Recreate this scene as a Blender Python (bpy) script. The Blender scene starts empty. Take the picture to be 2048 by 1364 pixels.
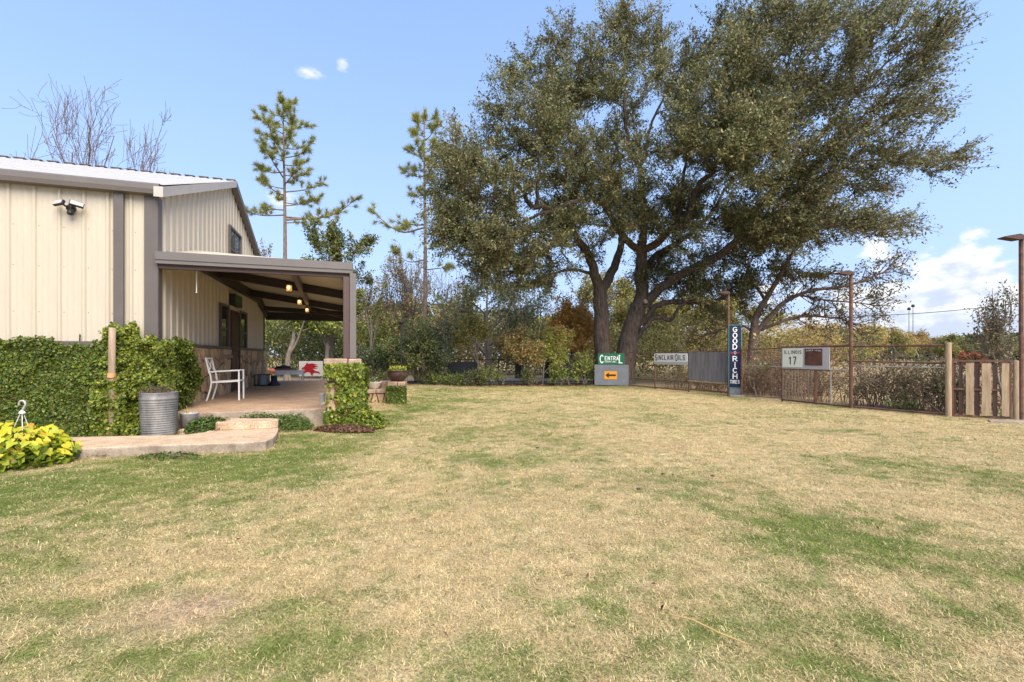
import bpy, math, random
import numpy as np
from mathutils import Vector

S = bpy.context.scene
COL = S.collection
R = math.radians

# ------------------------------------------------------------------ camera, sky, sun, exposure
F, CX, HY, CH = 950.0, 1024.0, 711.0, 1.35      # focal length in photo pixels, centre column, horizon row, eye height
cd = bpy.data.cameras.new('camera')
cd.sensor_width = 36.0
cd.lens = F / 2048 * 36.0
cd.shift_y = (HY - 682) / 2048
cd.clip_end = 3000
cam = bpy.data.objects.new('camera', cd)
COL.objects.link(cam)
cam.location = (0, 0, CH)
cam.rotation_euler = (R(90), 0, 0)
S.camera = cam

W = bpy.data.worlds.new('World')
S.world = W
W.use_nodes = True
wn, wl = W.node_tree.nodes, W.node_tree.links
wn.clear()
SUN_EL, SUN_AZ = R(46), R(150)


def wm(op, a, b=None, c=None):
    n = wn.new('ShaderNodeMath')
    n.operation = op
    for k, v in enumerate((a, b, c)):
        if v is None:
            continue
        if isinstance(v, (int, float)):
            n.inputs[k].default_value = v
        else:
            wl.new(v, n.inputs[k])
    return n.outputs[0]


def wstep(v, lo, hi):
    n = wn.new('ShaderNodeMapRange')
    n.interpolation_type = 'SMOOTHSTEP'
    wl.new(v, n.inputs[0])
    n.inputs[1].default_value, n.inputs[2].default_value = lo, hi
    return n.outputs[0]


sky = wn.new('ShaderNodeTexSky')
sky.sky_type = 'NISHITA'
sky.sun_disc = False
sky.sun_elevation = SUN_EL
sky.sun_rotation = SUN_AZ
sky.altitude = 600
sky.air_density = 1.0
sky.dust_density = 0.25
sky.ozone_density = 1.2
tc = wn.new('ShaderNodeTexCoord')
sx = wn.new('ShaderNodeSeparateXYZ')
wl.new(tc.outputs['Generated'], sx.inputs[0])
az = wm('ARCTAN2', sx.outputs[0], sx.outputs[1])
el = wm('ARCSINE', sx.outputs[2])


def wnoise(fx, fy, seed, detail=7.0, rough=0.6):
    cb = wn.new('ShaderNodeCombineXYZ')
    wl.new(wm('MULTIPLY', az, fx), cb.inputs[0])
    wl.new(wm('MULTIPLY', el, fy), cb.inputs[1])
    cb.inputs[2].default_value = seed
    n = wn.new('ShaderNodeTexNoise')
    n.inputs['Scale'].default_value = 1.0
    n.inputs['Detail'].default_value = detail
    n.inputs['Roughness'].default_value = rough
    wl.new(cb.outputs[0], n.inputs['Vector'])
    return n.outputs['Fac']


def gauss(v, mid, wid):
    d = wm('DIVIDE', wm('SUBTRACT', v, mid), wid)
    return wm('POWER', 2.71828, wm('MULTIPLY', wm('MULTIPLY', d, d), -1.0))


# the clear sky, paling into thin haze towards the horizon all round
lift = wn.new('ShaderNodeCombineXYZ')
wl.new(sx.outputs[0], lift.inputs[0])
wl.new(sx.outputs[1], lift.inputs[1])
wl.new(wm('ADD', wm('MULTIPLY', wm('ABSOLUTE', sx.outputs[2]), 0.8), 0.34), lift.inputs[2])
nrm_ = wn.new('ShaderNodeVectorMath')
nrm_.operation = 'NORMALIZE'
wl.new(lift.outputs[0], nrm_.inputs[0])
wl.new(nrm_.outputs[0], sky.inputs[0])
clear = wn.new('ShaderNodeMix')
clear.data_type = 'RGBA'
wl.new(wm('MULTIPLY', wm('POWER', 2.71828, wm('MULTIPLY', wm('ABSOLUTE', el), -3.6)), 0.92), clear.inputs[0])
wl.new(sky.outputs[0], clear.inputs[6])
clear.inputs[7].default_value = (1.50, 1.80, 2.30, 1)
n1 = wnoise(11.0, 17.0, 4.3)
n2 = wnoise(20.0, 34.0, 9.1)
# a bank of fair-weather cumulus low over the horizon, taller to the right of the oak
bank = wm('ADD', n1, wm('MULTIPLY', gauss(az, 0.70, 0.20), 0.235))
bank = wm('SUBTRACT', bank, wm('MULTIPLY', el, 1.9))
bank = wstep(bank, 0.40, 0.53)
body = wstep(wm('ADD', wm('MULTIPLY', n2, 1.0), wm('MULTIPLY', el, 1.7)), 0.50, 0.82)      # whiter tops, bluer undersides


def puff(px, py, rx, ry, thr):
    a0 = math.atan2(px - CX, F)
    e0 = math.atan2(HY - py, math.hypot(px - CX, F))
    g = wm('MULTIPLY', gauss(az, a0, rx), gauss(el, e0, ry))
    return wstep(wm('ADD', wm('MULTIPLY', g, 0.55), wm('MULTIPLY', wnoise(34.0, 85.0, px, 6.0, 0.7), 0.72)), thr, thr + 0.42)


wisps = wm('MAXIMUM', puff(617, 146, 0.036, 0.015, 0.64), puff(684, 130, 0.018, 0.017, 0.66))
wisps = wm('MAXIMUM', wisps, puff(562, 398, 0.034, 0.026, 0.62))
mask = wm('MAXIMUM', bank, wisps)
mask = wm('MULTIPLY', mask, wstep(sx.outputs[2], -0.005, 0.02))
tint = wn.new('ShaderNodeMix')
tint.data_type = 'RGBA'
tint.inputs[6].default_value = (1.55, 1.75, 2.15, 1)
tint.inputs[7].default_value = (2.55, 2.57, 2.62, 1)
wl.new(body, tint.inputs[0])
mixc = wn.new('ShaderNodeMix')
mixc.data_type = 'RGBA'
wl.new(wm('MULTIPLY', mask, 0.93), mixc.inputs[0])
wl.new(clear.outputs[2], mixc.inputs[6])
wl.new(tint.outputs[2], mixc.inputs[7])
bg = wn.new('ShaderNodeBackground')
bg.inputs['Strength'].default_value = 0.14
wl.new(mixc.outputs[2], bg.inputs[0])
wo = wn.new('ShaderNodeOutputWorld')
wl.new(bg.outputs[0], wo.inputs[0])

sd = bpy.data.lights.new('sun', 'SUN')
sd.energy = 2.25
sd.angle = R(50)
sd.color = (1.0, 0.90, 0.75)
sun = bpy.data.objects.new('sun', sd)
COL.objects.link(sun)
to_sun = Vector((math.sin(SUN_AZ) * math.cos(SUN_EL), math.cos(SUN_AZ) * math.cos(SUN_EL), math.sin(SUN_EL)))
sun.rotation_euler = to_sun.to_track_quat('Z', 'Y').to_euler()
sun.location = (0, 0, 40)

S.view_settings.view_transform = 'Standard'
S.view_settings.look = 'None'
S.view_settings.exposure = 1.70
S.view_settings.gamma = 1.0
S.view_settings.use_curve_mapping = False
S.render.engine = 'CYCLES'
S.cycles.use_denoising = True
S.cycles.max_bounces = 8
S.cycles.transparent_max_bounces = 8

rng = np.random.default_rng(7)
random.seed(7)


# ------------------------------------------------------------------ helpers
def P(px, py, Y):
    """A point seen at photo pixel (px, py) at Y metres in front of the eye."""
    return Vector(((px - CX) / F * Y, Y, CH + (HY - py) / F * Y))


def G(px, py, z=0.0):
    """The point at height z seen at photo pixel (px, py)."""
    Y = (CH - z) * F / (py - HY)
    return Vector(((px - CX) / F * Y, Y, z))


def tag(o, label=None, cat=None, group=None, kind=None):
    for k, v in (('label', label), ('category', cat), ('group', group), ('kind', kind)):
        if v:
            o[k] = v
    return o


def empty(name, loc, rz=0.0, label=None, cat=None, group=None):
    o = bpy.data.objects.new(name, None)
    o.empty_display_size = 0.2
    COL.objects.link(o)
    o.location = loc
    o.rotation_euler = (0, 0, rz)
    return tag(o, label, cat, group)


def link(name, me, mat=None, parent=None, loc=None, rot=None):
    if mat is not None and len(me.materials) == 0:
        me.materials.append(mat)
    o = bpy.data.objects.new(name, me)
    COL.objects.link(o)
    if parent is not None:
        o.parent = parent
    if loc is not None:
        o.location = loc
    if rot is not None:
        o.rotation_euler = rot
    return o


def copy_tree(o, parent=None):
    c = o.copy()
    COL.objects.link(c)
    c.parent = parent
    for ch in [x for x in bpy.data.objects if x.parent == o]:
        copy_tree(ch, c)
    return c


class MB:
    """Collects shapes and links them as one mesh."""

    def __init__(self):
        self.v, self.f = [], []

    def add(self, vs, fs):
        b = len(self.v)
        self.v += [tuple(p) for p in vs]
        self.f += [tuple(b + i for i in f) for f in fs]
        return self

    def box(self, x0, x1, y0, y1, z0, z1):
        vs = [(x, y, z) for z in (z0, z1) for y in (y0, y1) for x in (x0, x1)]
        return self.add(vs, [(0, 2, 3, 1), (4, 5, 7, 6), (0, 1, 5, 4), (2, 6, 7, 3), (0, 4, 6, 2), (1, 3, 7, 5)])

    def beam(self, a, b, w, h, up=(0, 0, 1)):
        """A square bar from a to b, w wide and h high."""
        a, b = Vector(a), Vector(b)
        d = (b - a).normalized()
        s = d.cross(Vector(up))
        if s.length < 1e-4:
            s = d.cross(Vector((0, 1, 0)))
        s.normalize()
        t = s.cross(d).normalized()
        vs = []
        for p in (a, b):
            for i, j in ((-1, -1), (1, -1), (1, 1), (-1, 1)):
                vs.append(p + s * (w / 2 * i) + t * (h / 2 * j))
        return self.add(vs, [(0, 3, 2, 1), (4, 5, 6, 7), (0, 1, 5, 4), (1, 2, 6, 5), (2, 3, 7, 6), (3, 0, 4, 7)])

    def tube(self, pts, rad, n=8, cap=True):
        pts = [Vector(p) for p in pts]
        rad = [rad] * len(pts) if isinstance(rad, (int, float)) else list(rad)
        vs, fs = [], []
        ref = Vector((0.31, 0.17, 0.93))
        for k, p in enumerate(pts):
            d = (pts[min(k + 1, len(pts) - 1)] - pts[max(k - 1, 0)]).normalized()
            s = d.cross(ref)
            if s.length < 0.05:
                s = d.cross(Vector((1, 0, 0)))
            s.normalize()
            t = d.cross(s)
            for i in range(n):
                a = 2 * math.pi * i / n
                vs.append(p + (s * math.cos(a) + t * math.sin(a)) * rad[k])
        for k in range(len(pts) - 1):
            for i in range(n):
                j = (i + 1) % n
                fs.append((k * n + i, k * n + j, (k + 1) * n + j, (k + 1) * n + i))
        if cap:
            fs.append(tuple(range(n))[::-1])
            fs.append(tuple((len(pts) - 1) * n + i for i in range(n)))
        return self.add(vs, fs)

    def lathe(self, prof, n=32, c=(0, 0, 0), sx=1.0, sy=1.0):
        """Profile [(radius, z)...] turned about the z axis."""
        vs, fs = [], []
        for r, z in prof:
            for i in range(n):
                a = 2 * math.pi * i / n
                vs.append((c[0] + r * math.cos(a) * sx, c[1] + r * math.sin(a) * sy, c[2] + z))
        for k in range(len(prof) - 1):
            for i in range(n):
                j = (i + 1) % n
                fs.append((k * n + i, k * n + j, (k + 1) * n + j, (k + 1) * n + i))
        return self.add(vs, fs)

    def prism(self, poly, z0, z1):
        n = len(poly)
        vs = [(x, y, z0) for x, y in poly] + [(x, y, z1) for x, y in poly]
        fs = [tuple(range(n))[::-1], tuple(range(n, 2 * n))]
        fs += [(i, (i + 1) % n, n + (i + 1) % n, n + i) for i in range(n)]
        return self.add(vs, fs)

    def slab(self, poly, y0, y1):
        """A polygon in the x-z plane given thickness from y0 (front) to y1 (back)."""
        n = len(poly)
        vs = [(x, y0, z) for x, z in poly] + [(x, y1, z) for x, z in poly]
        fs = [tuple(range(n)), tuple(range(n, 2 * n))[::-1]]
        fs += [((i + 1) % n, i, n + i, n + (i + 1) % n) for i in range(n)]
        return self.add(vs, fs)

    def mesh(self, name, smooth=False):
        me = bpy.data.meshes.new(name)
        me.from_pydata(self.v, [], self.f)
        me.update()
        if smooth:
            me.polygons.foreach_set('use_smooth', [True] * len(me.polygons))
        return me

    def build(self, name, mat, parent=None, loc=None, rot=None, smooth=False, bevel=0.0):
        o = link(name, self.mesh(name, smooth), mat, parent, loc, rot)
        if bevel:
            m = o.modifiers.new('bevel', 'BEVEL')
            m.width = bevel
            m.segments = 2
            m.limit_method = 'ANGLE'
        return o


def np_mesh(name, verts, faces, cols=None, smooth=False):
    """Mesh from numpy arrays; faces is (M, k); cols is per-vertex rgb."""
    me = bpy.data.meshes.new(name)
    m, k = faces.shape
    me.vertices.add(len(verts))
    me.vertices.foreach_set('co', np.ascontiguousarray(verts, dtype=np.float32).ravel())
    me.loops.add(m * k)
    me.loops.foreach_set('vertex_index', np.ascontiguousarray(faces, dtype=np.int32).ravel())
    me.polygons.add(m)
    me.polygons.foreach_set('loop_start', np.arange(0, m * k, k, dtype=np.int32))
    if smooth:
        me.polygons.foreach_set('use_smooth', np.ones(m, dtype=bool))
    me.update(calc_edges=True)
    if cols is not None:
        a = me.attributes.new('tint', 'FLOAT_COLOR', 'POINT')
        c4 = np.ones((len(verts), 4), dtype=np.float32)
        c4[:, :3] = cols
        a.data.foreach_set('color', c4.ravel())
    return me


# value noise for placing patches
_tab = np.random.default_rng(3).random((256, 256))


def vnoise(x, y):
    xi, yi = np.floor(x).astype(int), np.floor(y).astype(int)
    fx, fy = x - xi, y - yi
    fx, fy = fx * fx * (3 - 2 * fx), fy * fy * (3 - 2 * fy)
    a, b = _tab[xi % 256, yi % 256], _tab[(xi + 1) % 256, yi % 256]
    c, d = _tab[xi % 256, (yi + 1) % 256], _tab[(xi + 1) % 256, (yi + 1) % 256]
    return (a * (1 - fx) + b * fx) * (1 - fy) + (c * (1 - fx) + d * fx) * fy


def fbm(x, y, o=4):
    s, t, w = 0.0, 0.0, 1.0
    for k in range(o):
        s = s + w * vnoise(x * 2 ** k + 17.3 * k, y * 2 ** k + 5.1 * k)
        t += w
        w *= 0.55
    return s / t


# ------------------------------------------------------------------ materials
def pm(name, base, rough=0.6, var=0.12, scale=6.0, metal=0.0, bump=0.0, c2=None, spec=0.4, stretch=(1, 1, 1), c3=None, fine=0.0, obj_random=0.0):
    """Procedural surface: base colour broken up by noise, optional second and third tone, optional relief."""
    m = bpy.data.materials.new(name)
    m.use_nodes = True
    n, l = m.node_tree.nodes, m.node_tree.links
    b = n['Principled BSDF']
    b.inputs['Roughness'].default_value = rough
    b.inputs['Metallic'].default_value = metal
    b.inputs['Specular IOR Level'].default_value = spec
    tcn = n.new('ShaderNodeTexCoord')
    mp = n.new('ShaderNodeMapping')
    mp.inputs['Scale'].default_value = stretch
    l.new(tcn.outputs['Object'], mp.inputs[0])
    nz = n.new('ShaderNodeTexNoise')
    nz.inputs['Scale'].default_value = scale
    nz.inputs['Detail'].default_value = 8
    nz.inputs['Roughness'].default_value = 0.65
    l.new(mp.outputs[0], nz.inputs['Vector'])
    rp = n.new('ShaderNodeValToRGB')
    e = rp.color_ramp.elements
    lo = tuple(c * (1 - var) for c in base)
    hi = tuple(min(1, c * (1 + var)) for c in base) if c2 is None else c2
    e[0].position, e[0].color = 0.32, (*lo, 1)
    e[1].position, e[1].color = 0.68, (*hi, 1)
    if c3 is not None:
        x = rp.color_ramp.elements.new(0.5)
        x.color = (*c3, 1)
    l.new(nz.outputs['Fac'], rp.inputs[0])
    out = rp.outputs[0]
    if fine:
        n2_ = n.new('ShaderNodeTexNoise')
        n2_.inputs['Scale'].default_value = scale * 14
        n2_.inputs['Detail'].default_value = 4
        l.new(mp.outputs[0], n2_.inputs['Vector'])
        mr = n.new('ShaderNodeMapRange')
        mr.inputs[1].default_value, mr.inputs[2].default_value = 0.3, 0.7
        mr.inputs[3].default_value, mr.inputs[4].default_value = 1 - fine, 1 + fine
        l.new(n2_.outputs['Fac'], mr.inputs[0])
        mx = n.new('ShaderNodeVectorMath')
        mx.operation = 'SCALE'
        l.new(out, mx.inputs[0])
        l.new(mr.outputs[0], mx.inputs['Scale'])
        out = mx.outputs[0]
    if obj_random:
        oi = n.new('ShaderNodeObjectInfo')
        mr = n.new('ShaderNodeMapRange')
        mr.inputs[3].default_value, mr.inputs[4].default_value = 1 - obj_random, 1 + obj_random
        l.new(oi.outputs['Random'], mr.inputs[0])
        mx = n.new('ShaderNodeVectorMath')
        mx.operation = 'SCALE'
        l.new(out, mx.inputs[0])
        l.new(mr.outputs[0], mx.inputs['Scale'])
        out = mx.outputs[0]
    l.new(out, b.inputs['Base Color'])
    if bump:
        bp = n.new('ShaderNodeBump')
        bp.inputs['Strength'].default_value = bump
        bp.inputs['Distance'].default_value = 0.02
        nb = n.new('ShaderNodeTexNoise')
        nb.inputs['Scale'].default_value = scale * 4
        nb.inputs['Detail'].default_value = 8
        l.new(mp.outputs[0], nb.inputs['Vector'])
        l.new(nb.outputs['Fac'], bp.inputs['Height'])
        l.new(bp.outputs[0], b.inputs['Normal'])
    return m


def foliage_mat(name, attr_type='GEOMETRY', trans=0.35, rough=0.55, gain=1.0):
    m = bpy.data.materials.new(name)
    m.use_nodes = True
    n, l = m.node_tree.nodes, m.node_tree.links
    n.clear()
    at = n.new('ShaderNodeAttribute')
    at.attribute_name = 'tint'
    at.attribute_type = attr_type
    col = at.outputs['Color']
    if gain != 1.0:
        mx = n.new('ShaderNodeVectorMath')
        mx.operation = 'SCALE'
        mx.inputs['Scale'].default_value = gain
        l.new(col, mx.inputs[0])
        col = mx.outputs[0]
    pb = n.new('ShaderNodeBsdfPrincipled')
    pb.inputs['Roughness'].default_value = rough
    pb.inputs['Specular IOR Level'].default_value = 0.25
    l.new(col, pb.inputs['Base Color'])
    tr = n.new('ShaderNodeBsdfTranslucent')
    l.new(col, tr.inputs[0])
    ms = n.new('ShaderNodeMixShader')
    ms.inputs[0].default_value = trans
    l.new(pb.outputs[0], ms.inputs[1])
    l.new(tr.outputs[0], ms.inputs[2])
    o = n.new('ShaderNodeOutputMaterial')
    l.new(ms.outputs[0], o.inputs[0])
    return m


def glass_mat(name, col=(0.02, 0.022, 0.022)):
    m = pm(name, col, rough=0.06, var=0.1, spec=0.9)
    return m


M = {}
M['cream'] = pm('cream_metal', (0.455, 0.39, 0.30), rough=0.45, var=0.07, scale=2.5, spec=0.35, stretch=(2.5, 2.5, 0.22), fine=0.04, bump=0.05)
M['cream_gable'] = M['cream']
M['trim'] = pm('grey_brown_trim', (0.098, 0.080, 0.071), rough=0.5, var=0.08, scale=3)
M['trim_light'] = pm('grey_fascia', (0.125, 0.106, 0.095), rough=0.45, var=0.06, scale=3)
M['roof'] = pm('galvalume_roof', (0.39, 0.37, 0.34), rough=0.6, var=0.05, scale=3)
M['brown_steel'] = pm('brown_steel', (0.075, 0.042, 0.034), rough=0.5, var=0.12, scale=4)
M['dark_steel'] = pm('dark_brown_beam', (0.022, 0.014, 0.012), rough=0.5, var=0.15, scale=4)
M['ceiling'] = pm('white_porch_ceiling', (0.48, 0.42, 0.33), rough=0.6, var=0.05, scale=3)
M['stone'] = pm('tan_flagstone', (0.32, 0.19, 0.10), rough=0.85, var=0.2, scale=5, bump=0.5, c2=(0.47, 0.345, 0.21), c3=(0.38, 0.25, 0.145), fine=0.2, obj_random=0.38)
M['capstone'] = pm('capstone', (0.22, 0.135, 0.09), rough=0.85, var=0.2, scale=7, bump=0.6, c2=(0.40, 0.29, 0.20), fine=0.25, obj_random=0.15)
M['mortar'] = pm('mortar', (0.13, 0.10, 0.075), rough=0.95, var=0.2, scale=14, bump=0.3)
M['pebble'] = pm('pebble_concrete', (0.44, 0.30, 0.185), rough=0.85, var=0.16, scale=5, bump=0.5, c2=(0.56, 0.405, 0.265), fine=0.6)
M['porch_floor'] = pm('porch_pebble_floor', (0.36, 0.225, 0.14), rough=0.8, var=0.18, scale=2.5, bump=0.3, c2=(0.46, 0.31, 0.20), fine=0.45)
M['concrete'] = pm('weathered_concrete_edge', (0.24, 0.18, 0.125), rough=0.9, var=0.25, scale=5, bump=0.5, c2=(0.36, 0.29, 0.215), fine=0.25)
M['glass'] = glass_mat('dark_glass')
M['door'] = pm('dark_red_brown_door', (0.05, 0.02, 0.014), rough=0.4, var=0.15, scale=3)
M['white_paint'] = pm('white_paint', (0.74, 0.72, 0.68), rough=0.45, var=0.05, scale=6)
M['black'] = pm('black_plastic', (0.018, 0.018, 0.018), rough=0.5, var=0.2, scale=8)
M['galv'] = pm('galvanised_steel', (0.115, 0.115, 0.11), rough=0.6, var=0.25, scale=5, metal=0.1, c2=(0.25, 0.235, 0.215), fine=0.12, stretch=(1, 1, 0.5), bump=0.08)
M['galv_pale'] = pm('pale_galvanised_steel', (0.36, 0.35, 0.33), rough=0.55, var=0.2, scale=9, metal=0.3, c2=(0.50, 0.46, 0.40), fine=0.15, bump=0.1)
M['rust'] = pm('rusty_steel', (0.10, 0.045, 0.028), rough=0.8, var=0.3, scale=9, c2=(0.19, 0.095, 0.06), fine=0.25)
M['rust_wire'] = pm('rusty_wire', (0.09, 0.06, 0.045), rough=0.8, var=0.3, scale=9)
M['grey_sheet'] = pm('grey_sheet_metal', (0.17, 0.18, 0.19), rough=0.5, var=0.15, scale=2.5, metal=0.2, fine=0.08)
M['corr_sheet'] = pm('weathered_corrugated', (0.125, 0.115, 0.108), rough=0.6, var=0.2, scale=2.5, metal=0.1, stretch=(3, 3, 0.4), c2=(0.23, 0.21, 0.195))
M['pale_sheet'] = pm('pale_grey_board', (0.44, 0.40, 0.38), rough=0.7, var=0.08, scale=4, fine=0.1)
M['wood'] = pm('pale_timber', (0.30, 0.20, 0.115), rough=0.8, var=0.18, scale=5, stretch=(4, 4, 0.5), c2=(0.46, 0.33, 0.20), fine=0.15, bump=0.2)
M['wood_grey'] = pm('weathered_post', (0.24, 0.155, 0.10), rough=0.85, var=0.25, scale=5, stretch=(4, 4, 0.4), c2=(0.38, 0.28, 0.19), fine=0.2, bump=0.3)
M['wood_dark'] = pm('dark_stained_board', (0.07, 0.035, 0.024), rough=0.7, var=0.25, scale=5, stretch=(4, 4, 0.5))
M['soil'] = pm('dark_soil', (0.05, 0.032, 0.02), rough=0.95, var=0.4, scale=12, bump=0.6, c2=(0.12, 0.08, 0.05))
M['bark_oak'] = pm('oak_bark', (0.042, 0.029, 0.021), rough=0.95, var=0.4, scale=5, stretch=(3, 3, 0.6), c2=(0.135, 0.10, 0.075), bump=1.0, fine=0.3)
M['bark_grey'] = pm('grey_bark', (0.13, 0.105, 0.085), rough=0.95, var=0.3, scale=5, stretch=(3, 3, 0.6), c2=(0.24, 0.20, 0.165), bump=0.5)
M['bark_pine'] = pm('pine_bark', (0.13, 0.085, 0.06), rough=0.95, var=0.3, scale=6, stretch=(2, 2, 0.7), c2=(0.25, 0.18, 0.135), bump=0.6)
M['bark_brown'] = pm('brown_bark', (0.10, 0.062, 0.042), rough=0.95, var=0.3, scale=6, stretch=(2, 2, 0.7), c2=(0.19, 0.125, 0.09))
M['dead_twig'] = pm('dead_twig', (0.18, 0.115, 0.08), rough=0.95, var=0.3, scale=6, c2=(0.28, 0.19, 0.14))
M['leaf'] = foliage_mat('leaf_tissue')
M['leaf_waxy'] = foliage_mat('waxy_leaf', trans=0.28, rough=0.38)
M['grass'] = foliage_mat('grass_blade', 'INSTANCER', trans=0.3, rough=0.7)
M['sign_green'] = pm('green_enamel', (0.012, 0.13, 0.05), rough=0.35, var=0.1, scale=6)
M['sign_white'] = pm('white_enamel', (0.72, 0.71, 0.66), rough=0.35, var=0.06, scale=5)
M['sign_cream'] = pm('cream_enamel', (0.70, 0.70, 0.55), rough=0.4, var=0.05, scale=5)
M['sign_navy'] = pm('navy_enamel', (0.008, 0.010, 0.04), rough=0.35, var=0.2, scale=5)
M['sign_teal'] = pm('teal_edge', (0.06, 0.25, 0.22), rough=0.4, var=0.1, scale=5)
M['sign_amber'] = pm('amber_enamel', (0.75, 0.28, 0.012), rough=0.4, var=0.06, scale=5)
M['sign_black'] = pm('black_enamel', (0.015, 0.015, 0.017), rough=0.4, var=0.1, scale=5)
M['sign_red'] = pm('red_enamel', (0.27, 0.010, 0.014), rough=0.4, var=0.1, scale=5)
M['sign_rust'] = pm('rusted_sign_face', (0.085, 0.03, 0.018), rough=0.7, var=0.3, scale=5, c2=(0.16, 0.065, 0.04), fine=0.2)


def worn(name, base, rust, at, scale, rough=0.4):
    """Enamel or paint with chipped, rusted spots of its own."""
    m = pm(name, base, rough=rough, var=0.05, scale=scale, c2=rust, c3=base)
    e = [x for x in m.node_tree.nodes if x.type == 'VALTORGB'][0].color_ramp.elements
    e[1].position, e[2].position = at, at + 0.035
    return m


M['worn_white'] = worn('chipped_white_enamel', (0.70, 0.69, 0.63), (0.16, 0.085, 0.05), 0.655, 7.0)
M['worn_green'] = worn('chipped_green_enamel', (0.012, 0.12, 0.048), (0.10, 0.06, 0.035), 0.69, 6.0)
M['worn_navy'] = worn('scuffed_navy_enamel', (0.008, 0.010, 0.038), (0.10, 0.085, 0.09), 0.675, 5.0)
M['worn_amber'] = worn('scuffed_amber_enamel', (0.72, 0.28, 0.016), (0.30, 0.13, 0.04), 0.68, 8.0)
M['terracotta'] = pm('terracotta_glaze', (0.055, 0.03, 0.022), rough=0.4, var=0.2, scale=6)
M['cream_pot'] = pm('cream_ceramic', (0.58, 0.52, 0.40), rough=0.5, var=0.08, scale=6)
M['yellow'] = pm('yellow_plastic', (0.62, 0.30, 0.02), rough=0.45, var=0.1, scale=5)
M['red_paint'] = pm('faded_red_paint', (0.35, 0.07, 0.04), rough=0.5, var=0.15, scale=5)
M['grey_tub'] = pm('grey_plastic_tub', (0.34, 0.35, 0.36), rough=0.5, var=0.08, scale=5)
M['bulb'] = bpy.data.materials.new('lit_bulb')
M['bulb'].use_nodes = True
_b = M['bulb'].node_tree.nodes['Principled BSDF']
_b.inputs['Base Color'].default_value = (0.9, 0.5, 0.15, 1)
_b.inputs['Emission Color'].default_value = (1.0, 0.42, 0.07, 1)
_b.inputs['Emission Strength'].default_value = 0.22
M['filament'] = bpy.data.materials.new('glowing_bulb')
M['filament'].use_nodes = True
_b = M['filament'].node_tree.nodes['Principled BSDF']
_b.inputs['Emission Color'].default_value = (1.0, 0.62, 0.2, 1)
_b.inputs['Emission Strength'].default_value = 3.0

# ------------------------------------------------------------------ the house's frame and the lie of the land
HC = Vector((-6.05, 8.07, 0.0))                 # near corner of the metal house
HA = R(18.5)                                    # local x runs out from the gable wall, local y along it
vx, vy = math.cos(HA), math.sin(HA)


def H(x, y, z=0.0):
    return Vector((HC.x + vx * x - vy * y, HC.y + vy * x + vx * y, z))


def to_house(X, Y):
    dx, dy = X - HC.x, Y - HC.y
    return dx * vx + dy * vy, -dx * vy + dy * vx


def sig(t):
    return 1 / (1 + np.exp(-np.clip(t, -40, 40)))


def gz(x, y):
    """Height of the ground."""
    x, y = np.asarray(x, float), np.asarray(y, float)
    h = 0.06 * sig((-2.7 - x) / 0.3) * sig((y - 7.3) / 0.18)
    h = h + 0.022 * (fbm(x * 0.5 + 40, y * 0.5 + 40, 3) - 0.5)
    far = sig((np.hypot(x, y) - 60) / 8)
    return h * (1 - far)


FENCE = [Vector(p) for p in ((3.65, 21.0, 0), (5.10, 20.7, 0), (5.79, 19.25, 0), (6.56, 17.65, 0), (7.34, 16.02, 0), (7.54, 15.6, 0),
                             (7.93, 14.1, 0), (8.69, 12.2, 0), (9.57, 10.5, 0), (10.5, 9.87, 0))]


def patch(px, py, rx, ry, w, z=0.0):
    g = G(px, py, z)
    return (g.x, g.y, rx, ry, w)


# lush strip along the house and patches in the dormant lawn
GREEN = [(-6.0, 4.6, 1.6, 0.85, 1.1), (-4.6, 5.0, 1.2, 0.75, 1.1), (-3.5, 5.4, 1.0, 0.65, 1.1), (-3.1, 6.4, 0.75, 0.8, 1.0), (-5.4, 3.9, .7, .4, .6), (-2.6, 6.7, .55, .55, .6), (-4.3, 6.1, 1.2, .5, .8),
         (-2.75, 9.6, 0.6, 1.7, .95), (-2.4, 12.0, 0.9, 1.2, .8), (-2.2, 14.5, 1.3, 1.4, .55), (-3.5, 7.5, 0.6, .6, .7), (-2.1, 17.5, 3, 2.0, .4),
         patch(1300, 1250, .5, .2, .3), patch(1800, 1250, .6, .2, .4), patch(1150, 960, .8, .3, .25), patch(1480, 985, .7, .5, .45), patch(1620, 1040, .8, .5, .55), patch(1750, 1080, .8, .5, .55), patch(1900, 1130, .7, .4, .5), patch(1560, 1120, .35, .3, .35),
         patch(1740, 920, 1.2, .5, .4), patch(1950, 960, 1.2, .6, .45), patch(1680, 1340, .4, .16, .6), patch(2000, 1230, .4, .22, .5), patch(1600, 1330, .25, .12, .4),
         patch(420, 1310, .55, .14, .4), patch(560, 1210, .17, .2, .6), patch(700, 1290, .3, .12, .35), patch(150, 1200, .35, .18, .3), patch(1010, 925, .35, .35, .5),
         patch(1220, 1330, .35, .12, .45), patch(1050, 1180, .35, .2, .25), patch(760, 1010, .4, .2, .35), patch(1280, 1020, .35, .2, .25), patch(1440, 1060, .5, .3, .35),
         (5.2, 19.6, 2.0, .6, .5), (6.9, 15.4, .6, 1.2, .5), (8.3, 12.3, .5, .8, .45), (1.5, 20.5, 5, .5, .5), (-1.0, 18.5, 3, .7, .25)]
DIRT = [patch(345, 1225, .34, .20, 1.0), patch(430, 1200, .16, .10, .6), patch(285, 942, .12, .08, .8), patch(620, 868, .35, .18, .8), patch(1300, 965, .8, .3, .25)]


def blend(x, y, L):
    t = 0.0
    for cx, cy, rx, ry, w in L:
        t = t + w * np.exp(-((x - cx) / rx) ** 2 - ((y - cy) / ry) ** 2)
    return t


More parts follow.
